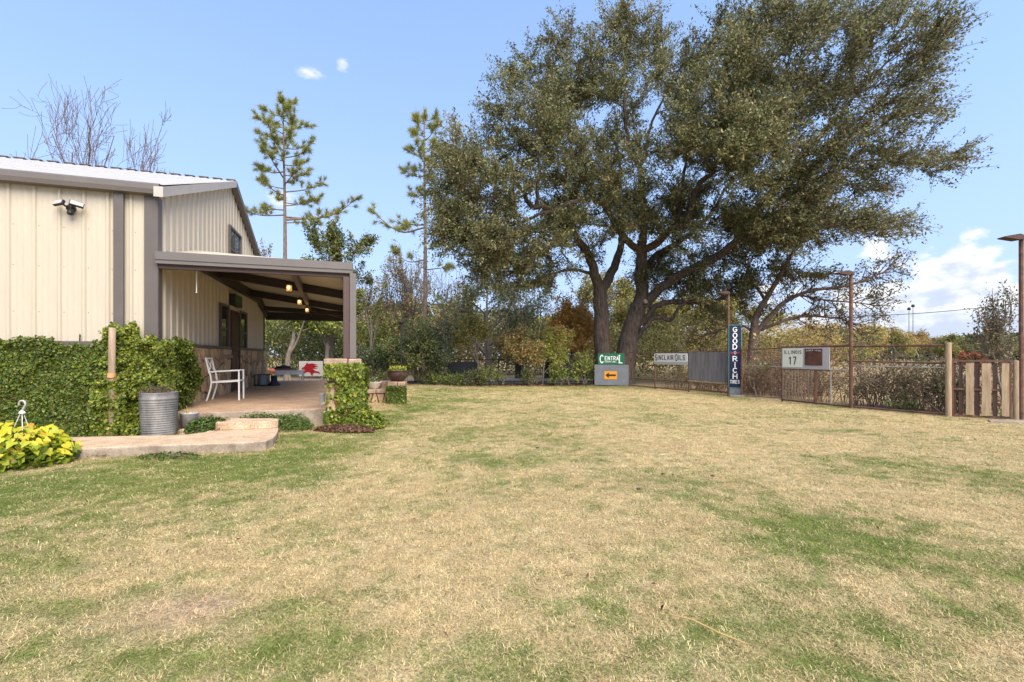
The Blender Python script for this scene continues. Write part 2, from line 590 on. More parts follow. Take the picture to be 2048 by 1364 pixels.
def lawn_tint(x, y):
    """Share of green, share of bare earth and brightness of the turf."""
    n = fbm(x * 1.3, y * 1.3, 4)
    n2 = fbm(x * 5.5 + 9, y * 5.5 + 3, 3)
    n3 = fbm(x * 0.35 + 31, y * 0.35 + 12, 3)
    n4 = fbm(x * 11 + 5, y * 11 + 8, 2)
    g = blend(x, y, GREEN) * (0.45 + 1.1 * n2) + (n - 0.47) * 1.1 + (n2 - 0.5) * 1.1 + (n4 - 0.5) * 0.8 + (n3 - 0.5) * 0.7 + 0.13
    d = blend(x, y, DIRT) * (0.5 + 1.0 * n2)
    return np.clip(g, 0, 1), np.clip(d, 0, 1), n2


STRAW, STRAW2 = np.array([0.66, 0.52, 0.285]), np.array([0.53, 0.40, 0.20])
TURF, TURF2 = np.array([0.150, 0.205, 0.042]), np.array([0.235, 0.255, 0.062])
EARTH = np.array([0.50, 0.36, 0.22])


def turf_colour(x, y):
    g, d, n2 = lawn_tint(x, y)
    g, d = g[:, None], d[:, None]
    k = np.clip((n2 - 0.3) / 0.4, 0, 1)[:, None]
    k2 = np.clip((fbm(x * 0.8 + 70, y * 0.8 + 20, 3) - 0.3) / 0.4, 0, 1)[:, None]
    c = (STRAW * k + STRAW2 * (1 - k)) * (1 - g) + (TURF * k2 + TURF2 * (1 - k2)) * g
    return c * (1 - d) + EARTH * d


def ground_sheet():
    xs = np.concatenate([np.linspace(-900, -60, 12), np.linspace(-52, -14, 20), np.arange(-13.5, 13.51, 0.11), np.linspace(14, 52, 20), np.linspace(60, 900, 12)])
    ys = np.concatenate([np.linspace(-60, 0.2, 10), np.arange(0.5, 24.01, 0.11), np.linspace(24.6, 60, 30), np.linspace(66, 1600, 20)])
    X, Y = np.meshgrid(xs, ys)
    x, y = X.ravel(), Y.ravel()
    v = np.stack([x, y, gz(x, y)], 1)
    nx, ny = len(xs), len(ys)
    i = (np.arange(ny - 1)[:, None] * nx + np.arange(nx - 1)[None]).ravel()
    f = np.stack([i, i + 1, i + nx + 1, i + nx], 1)
    c = turf_colour(x, y)
    # beyond the fences: dry hay field to the right, packed pale drive behind the back fence
    n = fbm(x * 0.25, y * 0.25, 4)[:, None]
    field = np.array([0.40, 0.29, 0.15]) * (0.8 + 0.4 * n)
    drive = np.array([0.36, 0.28, 0.20]) * (0.85 + 0.3 * n)
    fx = np.interp(y, [9.87, 10.5, 12.2, 14.1, 15.6, 20.7, 21.0], [10.5, 9.57, 8.69, 7.93, 7.54, 5.1, 3.65])
    out = np.clip((x - fx) / 0.3, 0, 1)[:, None] * np.clip((y - 9.0) / 0.5, 0, 1)[:, None]
    c = c * (1 - out) + field * out
    back = np.clip((y - 21.9) / 0.4, 0, 1)[:, None]
    dr = np.clip(1 - np.abs(y - 27) / 4.5, 0, 1)[:, None] * np.clip((4.5 - x) / 1.0, 0, 1)[:, None]
    c = c * (1 - back) + (field * 0.75) * back
    c = c * (1 - back * dr) + drive * back * dr
    # leaf litter under the shrub row
    bed = np.exp(-((y - 21.7) / 0.55) ** 2)[:, None] * np.clip((3.4 - x) / .3, 0, 1)[:, None] * np.clip((x + 7.5) / .5, 0, 1)[:, None]
    c = c * (1 - bed) + np.array([0.085, 0.055, 0.032]) * bed
    me = np_mesh('lawn', v, f, c, smooth=True)
    m = bpy.data.materials.new('turf_ground')
    m.use_nodes = True
    nn, ll = m.node_tree.nodes, m.node_tree.links
    b = nn['Principled BSDF']
    b.inputs['Roughness'].default_value = 0.95
    b.inputs['Specular IOR Level'].default_value = 0.1
    at = nn.new('ShaderNodeAttribute')
    at.attribute_name = 'tint'
    tcn = nn.new('ShaderNodeTexCoord')
    col = at.outputs['Color']
    for sc, lo, hi in ((9.0, 0.75, 1.25), (60.0, 0.5, 1.4), (240.0, 0.45, 1.45)):
        nz = nn.new('ShaderNodeTexNoise')
        nz.inputs['Scale'].default_value = sc
        nz.inputs['Detail'].default_value = 6
        ll.new(tcn.outputs['Object'], nz.inputs['Vector'])
        mr = nn.new('ShaderNodeMapRange')
        mr.inputs[1].default_value, mr.inputs[2].default_value = 0.3, 0.7
        mr.inputs[3].default_value, mr.inputs[4].default_value = lo, hi
        ll.new(nz.outputs['Fac'], mr.inputs[0])
        sc_ = nn.new('ShaderNodeVectorMath')
        sc_.operation = 'SCALE'
        ll.new(col, sc_.inputs[0])
        ll.new(mr.outputs[0], sc_.inputs['Scale'])
        col = sc_.outputs[0]
    ll.new(col, b.inputs['Base Color'])
    bp = nn.new('ShaderNodeBump')
    bp.inputs['Strength'].default_value = 0.8
    bp.inputs['Distance'].default_value = 0.03
    ll.new(nz.outputs['Fac'], bp.inputs['Height'])
    ll.new(bp.outputs[0], b.inputs['Normal'])
    o = link('lawn', me, m)
    tag(o, 'dormant lawn of straw coloured and green turf running out to dry fields', None, None, 'structure')
    return o


lawn = ground_sheet()

# ------------------------------------------------------------------ path, step and porch slab
PATH_PX = [(-90, 912), (60, 903), (143, 898), (290, 891.5), (400, 888), (459, 886), (505, 884.5), (532, 881.5), (547, 875), (555, 865), (558, 853)]
PATH_BACK = [(556, 846), (520, 846), (432, 850), (410, 864), (372, 869), (273, 871), (153, 873.5), (20, 877), (-90, 880)]
path_poly = [(G(x, y, .13).x, G(x, y, .13).y) for x, y in PATH_PX + PATH_BACK]
o = MB().prism(path_poly, -0.05, 0.13).build('path', M['pebble'], bevel=0.022)
tag(o, 'raised pebble concrete garden path with a curved end', None, None, 'structure')
o.data.materials.append(M['concrete'])
for p in o.data.polygons:
    if abs(p.normal.z) < 0.5:
        p.material_index = 1
step_poly = [(G(x, y, .245).x, G(x, y, .245).y) for x, y in [(431, 849), (436, 846.5), (470, 846), (545, 843.5), (556, 842), (559, 838.5), (500, 837.5), (452, 838.5), (436, 840)]]
o = MB().prism(step_poly, 0.131, 0.26).build('step', M['pebble'], bevel=0.028)
tag(o, 'low pebble concrete step between path and porch', None, None, 'structure')

FZ = 0.37                                          # porch floor
slab_poly = [(H(x, y).x, H(x, y).y) for x, y in [(0.05, -0.30), (0.05, -.12), (3.02, -0.12), (3.30, 0.15), (3.42, 10.9), (-0.6, 10.9), (-0.6, 10.3), (0.02, 10.3)]]
slab_poly = [(H(x, y).x, H(x, y).y) for x, y in [(0.02, -0.14), (2.9, -0.12), (3.15, -0.02), (3.36, 0.3), (3.42, 10.9), (-0.7, 10.9), (-0.7, 10.35), (0.02, 10.35)]]
o = MB().prism(slab_poly, -0.05, FZ).build('porch_floor', M['porch_floor'], bevel=0.02)
o.data.materials.append(M['concrete'])
for p in o.data.polygons:
    if abs(p.normal.z) < 0.5:
        p.material_index = 1
tag(o, 'pebble finished porch slab with a rough concrete edge', None, None, 'structure')


# ------------------------------------------------------------------ grass
def in_poly(x, y, poly):
    r = np.zeros(len(x), dtype=bool)
    n = len(poly)
    for i in range(n):
        x1, y1 = poly[i]
        x2, y2 = poly[(i + 1) % n]
        if y1 == y2:
            continue
        c = ((y1 > y) != (y2 > y)) & (x < (x2 - x1) * (y - y1) / (y2 - y1) + x1)
        r ^= c
    return r


def tuft_mesh(name, seed, blades, length, width, rad, lean):
    r = np.random.default_rng(seed)
    vs, fs = [], []
    for k in range(blades):
        a, rr = r.uniform(0, 6.283), rad * math.sqrt(r.random())
        p = np.array([math.cos(a) * rr, math.sin(a) * rr, -0.004])
        h = r.uniform(0, 6.283)
        d = np.array([math.cos(h), math.sin(h), 0])
        s = np.array([-d[1], d[0], 0]) * width * r.uniform(0.7, 1.3) * 0.5
        L = length * r.uniform(0.5, 1.25)
        t0 = r.uniform(*lean)
        t1 = t0 + r.uniform(0.1, 0.9)
        q = p + (d * math.sin(t0) + np.array([0, 0, 1]) * math.cos(t0)) * L * 0.5
        e = q + (d * math.sin(t1) + np.array([0, 0, 1]) * math.cos(t1)) * L * 0.5
        e[2] = max(e[2], 0.004)
        b = len(vs)
        vs += [p - s, p + s, q + s * 0.8, q - s * 0.8, e]
        fs += [(b, b + 1, b + 2, b + 3), (b + 3, b + 2, b + 4)]
    me = bpy.data.meshes.new(name)
    me.from_pydata([tuple(v) for v in vs], [], fs)
    me.materials.append(M['grass'])
    return bpy.data.objects.new(name, me)


def scatter(name, pts, rotz, scl, col, sources, label):
    """One mass of turf: the tufts are placed by geometry nodes on the points given."""
    me = bpy.data.meshes.new(name)
    me.vertices.add(len(pts))
    me.vertices.foreach_set('co', pts.astype(np.float32).ravel())
    for nm, dt, arr, key in (('spin', 'FLOAT', rotz, 'value'), ('size', 'FLOAT', scl, 'value')):
        a = me.attributes.new(nm, dt, 'POINT')
        a.data.foreach_set(key, arr.astype(np.float32))
    a = me.attributes.new('tint', 'FLOAT_COLOR', 'POINT')
    c4 = np.ones((len(pts), 4), dtype=np.float32)
    c4[:, :3] = col
    a.data.foreach_set('color', c4.ravel())
    src = bpy.data.collections.new(name + '_kinds')
    for s in sources:
        src.objects.link(s)
    ng = bpy.data.node_groups.new(name, 'GeometryNodeTree')
    ng.interface.new_socket('Geometry', in_out='INPUT', socket_type='NodeSocketGeometry')
    ng.interface.new_socket('Geometry', in_out='OUTPUT', socket_type='NodeSocketGeometry')
    n, l = ng.nodes, ng.links
    gi, go = n.new('NodeGroupInput'), n.new('NodeGroupOutput')
    ci = n.new('GeometryNodeCollectionInfo')
    ci.inputs['Collection'].default_value = src
    ci.inputs['Separate Children'].default_value = True
    ci.inputs['Reset Children'].default_value = True
    ip = n.new('GeometryNodeInstanceOnPoints')
    ip.inputs['Pick Instance'].default_value = True
    at1, at2 = n.new('GeometryNodeInputNamedAttribute'), n.new('GeometryNodeInputNamedAttribute')
    at1.data_type = at2.data_type = 'FLOAT'
    at1.inputs['Name'].default_value, at2.inputs['Name'].default_value = 'spin', 'size'
    cx = n.new('ShaderNodeCombineXYZ')
    l.new(at1.outputs[0], cx.inputs[2])
    l.new(gi.outputs[0], ip.inputs['Points'])
    l.new(ci.outputs[0], ip.inputs['Instance'])
    l.new(cx.outputs[0], ip.inputs['Rotation'])
    l.new(at2.outputs[0], ip.inputs['Scale'])
    l.new(ip.outputs[0], go.inputs[0])
    o = bpy.data.objects.new(name, me)
    COL.objects.link(o)
    mod = o.modifiers.new('scatter', 'NODES')
    mod.node_group = ng
    return tag(o, label, None, None, 'stuff')


def free_ground(x, y):
    ok = ~in_poly(x, y, path_poly) & ~in_poly(x, y, slab_poly) & ~in_poly(x, y, step_poly)
    hx, hy = to_house(x, y)
    ok &= ~((hx < 0.15) & (hy > -0.5))
    ok &= ~((hx > 2.75) & (hx < 3.5) & (hy > -0.35) & (hy < 0.5))
    fx = np.interp(y, [9.5, 9.87, 10.5, 12.2, 14.1, 15.6, 20.7, 21.0], [11.5, 10.5, 9.57, 8.69, 7.93, 7.54, 5.1, 3.65])
    ok &= (x < fx + 0.15) | (y < 9.5)
    return ok


def turf_points():
    P_, S_ = [], []
    for y0, y1, dens, s in ((1.2, 3.2, 1250, 0.8), (3.2, 5.5, 850, 0.9), (5.5, 9.0, 420, 1.1), (9.0, 14.0, 180, 1.45), (14.0, 21.4, 80, 1.9)):
        w0 = 1.12 * y1 + 1.2
        n = int(2 * w0 * (y1 - y0) * dens)
        x = rng.uniform(-w0, w0, n)
        y = rng.uniform(y0, y1, n)
        k = (np.abs(x) < 1.12 * y + 1.2) & free_ground(x, y)
        x, y = x[k], y[k]
        g, d, n2 = lawn_tint(x, y)
        k = rng.random(len(x)) > d * 0.45
        x, y = x[k], y[k]
        P_.append(np.stack([x, y, gz(x, y)], 1))
        S_.append(s * rng.uniform(0.7, 1.3, len(x)))
    # longer uncut grass creeping up against the path, slab and pier
    edge = [G(px, py) for px, py in ((60, 911), (143, 906), (290, 911), (400, 908), (487, 904), (530, 896), (552, 884), (562, 868), (566, 850))]
    edge += [H(2.35, -.22), H(2.7, -.42), H(3.35, -.40), H(3.5, .1), H(3.52, 2), H(3.52, 6)]
    for k, (a, b) in enumerate(zip(edge[:-1], edge[1:])):
        n = int((b - a).length * 55)
        t = rng.random(n)
        x = a.x + (b.x - a.x) * t + rng.normal(size=n) * .03
        y = a.y + (b.y - a.y) * t - np.abs(rng.normal(size=n)) * .035
        P_.append(np.stack([x, y, gz(x, y)], 1))
        S_.append(rng.uniform(1.0, 1.9, n))
    p = np.concatenate(P_)
    return p, np.concatenate(S_)


tp, ts = turf_points()
g_, d_, n2_ = lawn_tint(tp[:, 0], tp[:, 1])
# each tuft is either green or dry, more often green where the lawn is lush
is_green = rng.random(len(tp)) < np.clip(g_ * 0.85 + 0.06, 0.05, 0.74)
cs = np.where(rng.random((len(tp), 1)) < 0.5, STRAW, STRAW2) * np.where(rng.random((len(tp), 1)) < .25, 1.22, 1.0)
cg = TURF + (TURF2 - TURF) * rng.random((len(tp), 1))
tc_ = np.where(is_green[:, None], cg, cs)
tc_ = tc_ * (1 - 0.5 * d_[:, None]) + EARTH * 1.2 * 0.5 * d_[:, None]
tc_ *= rng.uniform(0.62, 1.28, (len(tp), 1))
# half dead tufts between the two
half = rng.random((len(tp), 1)) < .35
tc_ = np.where(half, tc_ * .6 + .4 * turf_colour(tp[:, 0], tp[:, 1]), tc_)
kinds = [tuft_mesh('turf_tuft', 100 + i, 22, 0.040, 0.0038, 0.055, (0.75, 1.65)) for i in range(6)]
scatter('grass', tp, rng.uniform(0, 6.283, len(tp)), ts, tc_, kinds, 'short matted lawn grass, part straw coloured and part green')

# ------------------------------------------------------------------ the metal house
house = empty('house', HC, HA, 'cream ribbed metal house with grey brown trim, stone skirting and lean-to porch', 'house')
EAVE, RIDGE, LEN, TRIM = 4.10, 5.98, 10.2, 1.57
PITCH = (RIDGE - EAVE) / (LEN / 2)
RIB = [(0, 0), (.018, .026), (.050, .026), (.068, 0), (.135, 0), (.147, .0025), (.165, .0025), (.177, 0), (.217, 0), (.229, .0025), (.247, .0025), (.259, 0), (.32, 0)]


def ztop(y):
    return EAVE + PITCH * min(y, LEN - y)


# wall cores behind the sheets
MB().box(-9.0, -0.03, 0.03, 0.15, -0.1, EAVE).build('wall', M['cream'], house)
MB().slab([(0, 0), (0, 0)], 0, 0)
b = MB()
prof = [(0.04, -0.1), (LEN, -0.1), (LEN, EAVE), (LEN / 2, RIDGE - .02), (0.04, EAVE)]
n = len(prof)
vs = [(-0.03, y, z) for y, z in prof] + [(-0.15, y, z) for y, z in prof]
b.add(vs, [tuple(range(n)), tuple(range(n, 2 * n))[::-1]] + [((i + 1) % n, i, n + i, n + (i + 1) % n) for i in range(n)])
b.build('wall', M['cream'], house)
MB().box(-9.0, -0.15, LEN - .15, LEN - .03, -0.1, EAVE).build('wall', M['cream'], house)
MB().box(-9.0, -8.88, 0.16, LEN - .16, -0.1, EAVE + .6).build('wall', M['cream'], house)

# ribbed sheets, one per rib to rib strip
b = MB()
vs, fs = [], []
for t, d in RIB:
    vs += [(-t, -d, 0), (-t, -d, EAVE - TRIM)]
for k in range(len(RIB) - 1):
    fs.append((2 * k, 2 * k + 1, 2 * k + 3, 2 * k + 2))
side_me = b.add(vs, fs).mesh('wall_panel')
for k in range(13):
    link('wall_panel', side_me, M['cream'], house, (0.007 - 0.32 * k, 0.0, TRIM))
MB().box(-9.0, 0.007 - 0.32 * 13, -0.004, 0.026, TRIM, EAVE).build('wall_panel', M['cream'], house)
for k in range(32):
    y0 = 0.02 + 0.32 * k
    b = MB()
    vs, fs = [], []
    for t, d in RIB:
        y = min(y0 + t, LEN - .02)
        vs += [(d, y, TRIM), (d, y, ztop(y) - 0.01)]
    for q in range(len(RIB) - 1):
        fs.append((2 * q + 1, 2 * q, 2 * q + 2, 2 * q + 3))
    b.add(vs, fs).build('wall_panel', M['cream'], house)
# screws in rows on the side wall
b = MB()
for z in (2.05, 2.78, 3.42):
    for k in range(9):
        b.tube([(-0.29 - 0.32 * k, -0.006, z), (-0.29 - 0.32 * k, -0.0, z)], 0.006, 6)
o = b.build('screws', M['trim_light'], house)
tag(o, None, None, None, 'stuff')

# trim: corner, eave, rakes, base ledge
MB().box(-0.15, 0.045, -0.05, -0.032, TRIM, EAVE - .06).build('corner_trim', M['trim'], house)
MB().box(0.032, 0.05, -0.031, 0.13, TRIM, EAVE - .06).build('corner_trim', M['trim'], house)
MB().box(-0.565, -0.425, -0.09, -0.034, 0.3, EAVE - .055).build('downspout', M['trim'], house, bevel=0.01)
b = MB()
pr = [(-0.05, EAVE - .06), (-0.17, EAVE - .05), (-0.19, EAVE + .02), (-0.19, EAVE + .10), (-0.165, EAVE + .125), (-0.05, EAVE + .125)]
n = len(pr)
vs = [(-9.0, y, z) for y, z in pr] + [(0.10, y, z) for y, z in pr]
b.add(vs, [tuple(range(n)), tuple(range(n, 2 * n))[::-1]] + [((i + 1) % n, i, n + i, n + (i + 1) % n) for i in range(n)])
b.build('eave_gutter', M['trim_light'], house)
for sgn in (0, 1):
    b = MB()
    ya, yb = (-0.21, LEN / 2) if sgn == 0 else (LEN + .18, LEN / 2)
    za, zb = EAVE + .02 - .0, RIDGE + .09
    za = EAVE + .09 - .18 * PITCH
    for (x0, x1, h0, h1) in ((0.035, 0.17, -0.13, 0.04),):
        vs = [(x, y, z + h) for (y, z) in ((ya, za), (yb, zb)) for h in (h0, h1) for x in (x0, x1)]
        b.add(vs, [(0, 1, 3, 2), (4, 6, 7, 5), (0, 4, 5, 1), (2, 3, 7, 6), (0, 2, 6, 4), (1, 5, 7, 3)])
    b.build('rake_trim', pm('pale_rake_trim', (.40, .36, .32), rough=.5, var=.06) if sgn == 0 else M['trim'], house)
MB().box(-9.0, 0.06, -0.075, -0.036, TRIM - .05, TRIM + .012).build('base_trim', M['trim'], house)
MB().box(0.036, 0.085, 0.0, LEN, TRIM - .05, TRIM + .012).build('base_trim', M['trim'], house)
MB().box(-0.11, 0.045, LEN - .02, LEN + .03, TRIM, EAVE - .06).build('corner_trim', M['trim'], house)

# ribbed roof sheets
b = MB()
vs, fs = [], []
rp = [(0, 0)]
for q in range(3):
    rp += [(.32 * q + .04, 0), (.32 * q + .06, .016), (.32 * q + .08, .016), (.32 * q + .10, 0), (.32 * q + .2, .003)]
rp.append((.956, 0))
for t, d in rp:
    vs += [(-t, -0.17, EAVE + .125 - .17 * PITCH + .045 + d), (-t, LEN / 2, RIDGE + .12 + d)]
for k in range(len(rp) - 1):
    fs.append((2 * k, 2 * k + 1, 2 * k + 3, 2 * k + 2))
roof_a = b.add(vs, fs).mesh('roof_panel')
vs2 = [(x, LEN - y, z) for x, y, z in vs]
roof_b = MB().add(vs2, [f[::-1] for f in fs]).mesh('roof_panel')
for k in range(10):
    link('roof_panel', roof_a, M['roof'], house, (0.165 - 0.96 * k, 0, 0))
    link('roof_panel', roof_b, M['roof'], house, (0.165 - 0.96 * k, 0, 0))
b = MB()
for k in range(29):
    b.box(0.15 - 0.32 * (k + 1) + .1, 0.15 - .32 * k, LEN / 2 - .10, LEN / 2 + .10, RIDGE + .118, RIDGE + .138)
o = b.build('ridge_cap', M['trim'], house)
tag(o, None, None, None, 'stuff')
vs = [(-9, -.1, EAVE + .04), (.03, -.1, EAVE + .04), (.03, LEN / 2, RIDGE + .06), (-9, LEN / 2, RIDGE + .06), (.03, LEN + .1, EAVE + .04), (-9, LEN + .1, EAVE + .04)]
MB().add(vs, [(0, 1, 2, 3), (3, 2, 4, 5)]).build('roof_deck', M['trim'], house)

# windows and door on the gable wall


def window(y0, y1, z0, z1, cols, rows, deep=0.05):
    b = MB()
    t = 0.05
    b.box(.034, .034 + deep, y0, y0 + t, z0, z1).box(.034, .034 + deep, y1 - t, y1, z0, z1)
    b.box(.034, .034 + deep, y0 + t, y1 - t, z1 - t, z1).box(.034, .034 + deep, y0 + t, y1 - t, z0, z0 + t)
    f = b.build('window', M['trim'], house)
    link('pane', MB().box(.034, .044, y0 + t, y1 - t, z0 + t, z1 - t).mesh('pane'), M['glass'], f)
    for c in range(1, cols):
        y = y0 + (y1 - y0) * c / cols
        MB().box(.045, .062, y - .018, y + .018, z0 + t, z1 - t).build('glazing_bar', M['trim'], f)
    for r_ in range(1, rows):
        z = z0 + (z1 - z0) * r_ / rows
        MB().box(.045, .070, y0 + t, y1 - t, z - .022, z + .022).build('glazing_bar', M['trim'], f)
    return f


window(4.80, 6.15, 3.62, 4.84, 2, 2)
window(3.86, 4.72, 1.40, 2.66, 1, 2)
window(6.02, 6.95, 1.40, 2.66, 1, 2)
dr = MB().box(.034, .078, 4.98, 5.80, FZ + .03, 2.48).build('door', M['door'], house)
b = MB()
b.box(.034, .10, 4.88, 4.975, FZ, 2.57).box(.034, .10, 5.805, 5.90, FZ, 2.57).box(.034, .10, 4.976, 5.804, 2.485, 2.57)
b.build('door_frame', M['door'], dr)
b = MB()
for y in (5.06, 5.43):
    for z0, z1 in ((0.6, 1.3), (1.45, 2.35)):
        b.box(.079, .088, y, y + .3, z0, z1)
o = b.build('door_panel', M['door'], dr)
MB().tube([(.079, 5.70, 1.38), (.13, 5.70, 1.38)], .014, 8).tube([(.13, 5.70, 1.38), (.14, 5.60, 1.38)], .013, 8).build('handle', M['galv'], dr)
# pale strips of wall between door and windows
MB().box(.034, .060, 4.75, 4.86, TRIM + .02, 2.66).build('jamb_strip', M['cream'], house)
MB().box(.034, .060, 5.92, 6.00, TRIM + .02, 2.66).build('jamb_strip', M['cream'], house)


# ------------------------------------------------------------------ flagstone skirting, stone by stone
def clip(poly, px, py, nx, ny):
    out = []
    for i in range(len(poly)):
        a, c = poly[i], poly[(i + 1) % len(poly)]
        da = (a[0] - px) * nx + (a[1] - py) * ny
        dc = (c[0] - px) * nx + (c[1] - py) * ny
        if da <= 0:
            out.append(a)
        if da * dc < 0:
            t = da / (da - dc)
            out.append((a[0] + (c[0] - a[0]) * t, a[1] + (c[1] - a[1]) * t))
    return out


def stones(w, h, n, r, gap=0.015):
    """Irregular flagstones filling a w by h rectangle: polygons with their joints left open."""
    nx = max(1, int(round(math.sqrt(n * w / h))))
    ny = max(1, int(round(n / nx)))
    pts = [((i + .5 + r.uniform(-.36, .36)) * w / nx, (j + .5 + r.uniform(-.36, .36)) * h / ny) for i in range(nx) for j in range(ny)]
    res = []
    for i, p in enumerate(pts):
        poly = [(0, 0), (w, 0), (w, h), (0, h)]
        for j, q in enumerate(pts):
            if i == j or not poly:
                continue
            dx, dy = q[0] - p[0], q[1] - p[1]
            L = math.hypot(dx, dy)
            poly = clip(poly, (p[0] + q[0]) / 2 - dx / L * gap, (p[1] + q[1]) / 2 - dy / L * gap, dx / L, dy / L)
        if len(poly) > 2:
            res.append(poly)
    return res


def stone_face(parent, org, ax, nrm, w, h, n, seed, mat=None, base=0.035, name='stone', skip=None):
    """Stones on a wall plane: org corner, ax along the wall, z up, nrm outwards (all in the parent's frame)."""
    r = random.Random(seed)
    ax, nrm, org = Vector(ax), Vector(nrm), Vector(org)
    for poly in stones(w, h, n, r):
        cx_, cz_ = sum(p[0] for p in poly) / len(poly), sum(p[1] for p in poly) / len(poly)
        if skip and skip(cx_, cz_):
            continue
        d = base + r.uniform(-.008, .016)
        k = len(poly)
        back = [org + ax * x + Vector((0, 0, z)) for x, z in poly]
        mid = [org + ax * x + Vector((0, 0, z)) + nrm * (d - .008) for x, z in poly]
        fr = [org + ax * (cx_ + (x - cx_) * .95) + Vector((0, 0, cz_ + (z - cz_) * .95)) + nrm * (d + r.uniform(-.004, .004)) for x, z in poly]
        c = org + ax * cx_ + Vector((0, 0, cz_))
        vs = [v - c for v in back + mid + fr]
        fs = [tuple(2 * k + i for i in range(k))]
        for a in (0, k):
            fs += [(a + i, a + (i + 1) % k, a + k + (i + 1) % k, a + k + i) for i in range(k)]
        if ax.cross(Vector((0, 0, 1))).dot(nrm) < 0:
            fs = [f[::-1] for f in fs]
        MB().add(vs, fs).build(name, mat or M['stone'], parent, c)


MB().box(-0.02, 0.05, -0.05, LEN, -0.1, TRIM - .055).build('mortar_bed', M['mortar'], house)
MB().box(-9.0, -0.02, -0.055, 0.02, -0.1, TRIM - .055).build('mortar_bed', M['mortar'], house)
SK = TRIM - .06


def opening(y, z):
    y += 0.0
    if 4.88 < y < 5.9:
        return True
    return False


stone_face(house, (0.05, -0.03, 0.30), (0, 1, 0), (1, 0, 0), 4.88, SK - .30, 52, 5)
stone_face(house, (0.05, 5.92, 0.30), (0, 1, 0), (1, 0, 0), LEN - 5.92, SK - .30, 40, 6)
stone_face(house, (-3.0, -0.055, 0.0), (1, 0, 0), (0, -1, 0), 3.04, SK, 34, 8)
for y0, y1 in ((3.8, 4.78), (5.96, 7.0)):
    MB().box(.05, .15, y0, y1, 1.28, 1.37).build('window_sill', M['capstone'], house, bevel=.012)

# ------------------------------------------------------------------ lean-to porch
pr_ = MB()
A_, B_, C_, D_, E_, F_ = (0.02, -.04, 2.98), (3.10, -.04, 2.98), (0.02, 1.9, 3.44), (0.02, 8.5, 3.44), (3.10, 10.45, 3.0), (0.02, 10.45, 3.0)
up = lambda p, h=.10: (p[0], p[1], p[2] + h)
pr_.add([A_, B_, C_, D_, E_, F_] + [up(p) for p in (A_, B_, C_, D_, E_, F_)],
        [(0, 2, 1), (1, 2, 3, 4), (3, 5, 4), (6, 7, 8), (7, 10, 9, 8), (9, 10, 11), (0, 1, 7, 6), (1, 4, 10, 7), (4, 5, 11, 10), (5, 3, 9, 11), (3, 2, 8, 9), (2, 0, 6, 8)])
porch = pr_.build('porch_roof', M['ceiling'], house)
MB().box(0.03, 3.16, -0.14, -0.05, 2.965, 3.10).box(0.03, 3.16, -0.125, -0.05, 2.90, 2.964).build('fascia', M['trim_light'], porch)
MB().box(3.105, 3.18, -0.049, 10.5, 2.90, 3.11).build('fascia', M['trim_light'], porch)
MB().box(0.05, 3.10, -0.047, 0.05, 2.83, 2.95).build('front_beam', M['brown_steel'], porch)
MB().box(0.05, 3.10, 10.30, 10.42, 2.70, 2.99).build('end_beam', M['dark_steel'], porch)
MB().box(0.045, 0.17, 1.6, 9.2, 3.17, 3.43).build('wall_beam', M['dark_steel'], porch)
MB().beam((0.10, 8.5, 3.33), (0.10, 10.3, 2.9), .10, .20).build('wall_beam', M['dark_steel'], porch)
MB().box(2.98, 3.095, 0.06, 10.29, 2.83, 2.985).build('outer_beam', M['dark_steel'], porch)
for y in (3.3, 7.1):
    MB().beam((0.172, y, 3.30), (2.975, y, 2.89), .10, .20).build('rafter', M['dark_steel'], porch)
MB().beam((0.172, 9.15, 3.02), (2.975, 9.15, 2.90), .09, .16).build('rafter', M['dark_steel'], porch)
MB().beam((2.10, 0.06, 2.97), (1.70, 8.9, 3.06), .10, .14).build('centre_beam', M['brown_steel'], porch)
MB().beam((1.72, 8.8, 3.03), (2.95, 10.2, 2.86), .09, .15).build('rafter', M['dark_steel'], porch)
MB().box(3.00, 3.11, -0.10, 0.01, 1.295, 2.829).build('post', M['brown_steel'], porch, bevel=.006)
MB().box(3.115, 3.235, -0.125, -0.03, 1.295, 2.899).build('downspout', M['trim_light'], porch, bevel=.008)
MB().box(3.00, 3.11, 10.28, 10.40, 0.36, 2.70).build('post', M['brown_steel'], porch)

# lanterns along the centre beam
LANT = [(1.90, 1.37, 'nearest the front of the porch, largest of the three'), (1.80, 4.45, 'second from the front, between the other two'), (1.76, 7.15, 'deepest under the porch roof')]
lantern0 = None
for x, y, say in LANT:
    zt = 2.97 + .09 * y / 8.84 - .07
    if lantern0 is None:
        L = empty('lantern', H(x, y, zt), HA, None, 'lantern', 'lit lanterns under the porch')
        MB().tube([(0, 0, -.002), (0, 0, -.05)], .008, 6).lathe([(.001, -.045), (.05, -.055), (.062, -.085), (.05, -.09), (.001, -.09)], 12).build('cap', M['black'], L, smooth=False)
        MB().lathe([(.045, -.09), (.055, -.11), (.055, -.20), (.045, -.22), (.0, -.222)], 12).build('glass_jar', M['bulb'], L, smooth=True)
        MB().lathe([(.001, -.105), (.022, -.12), (.028, -.145), (.018, -.17), (.001, -.178)], 10, (0, -.045, 0)).build('bulb', M['filament'], L, smooth=True)
        b = MB()
        for k in range(4):
            a = k * math.pi / 2 + .5
            b.tube([(.06 * math.cos(a), .06 * math.sin(a), -.088), (.06 * math.cos(a), .06 * math.sin(a), -.225)], .004, 5)
        b.lathe([(.062, -.222), (.062, -.232), (.0, -.232)], 12).build('cage', M['black'], L)
        lantern0 = L
    else:
        L = copy_tree(lantern0)
        L.location = H(x, y, zt)
    L['label'] = 'lit amber porch lantern, ' + say

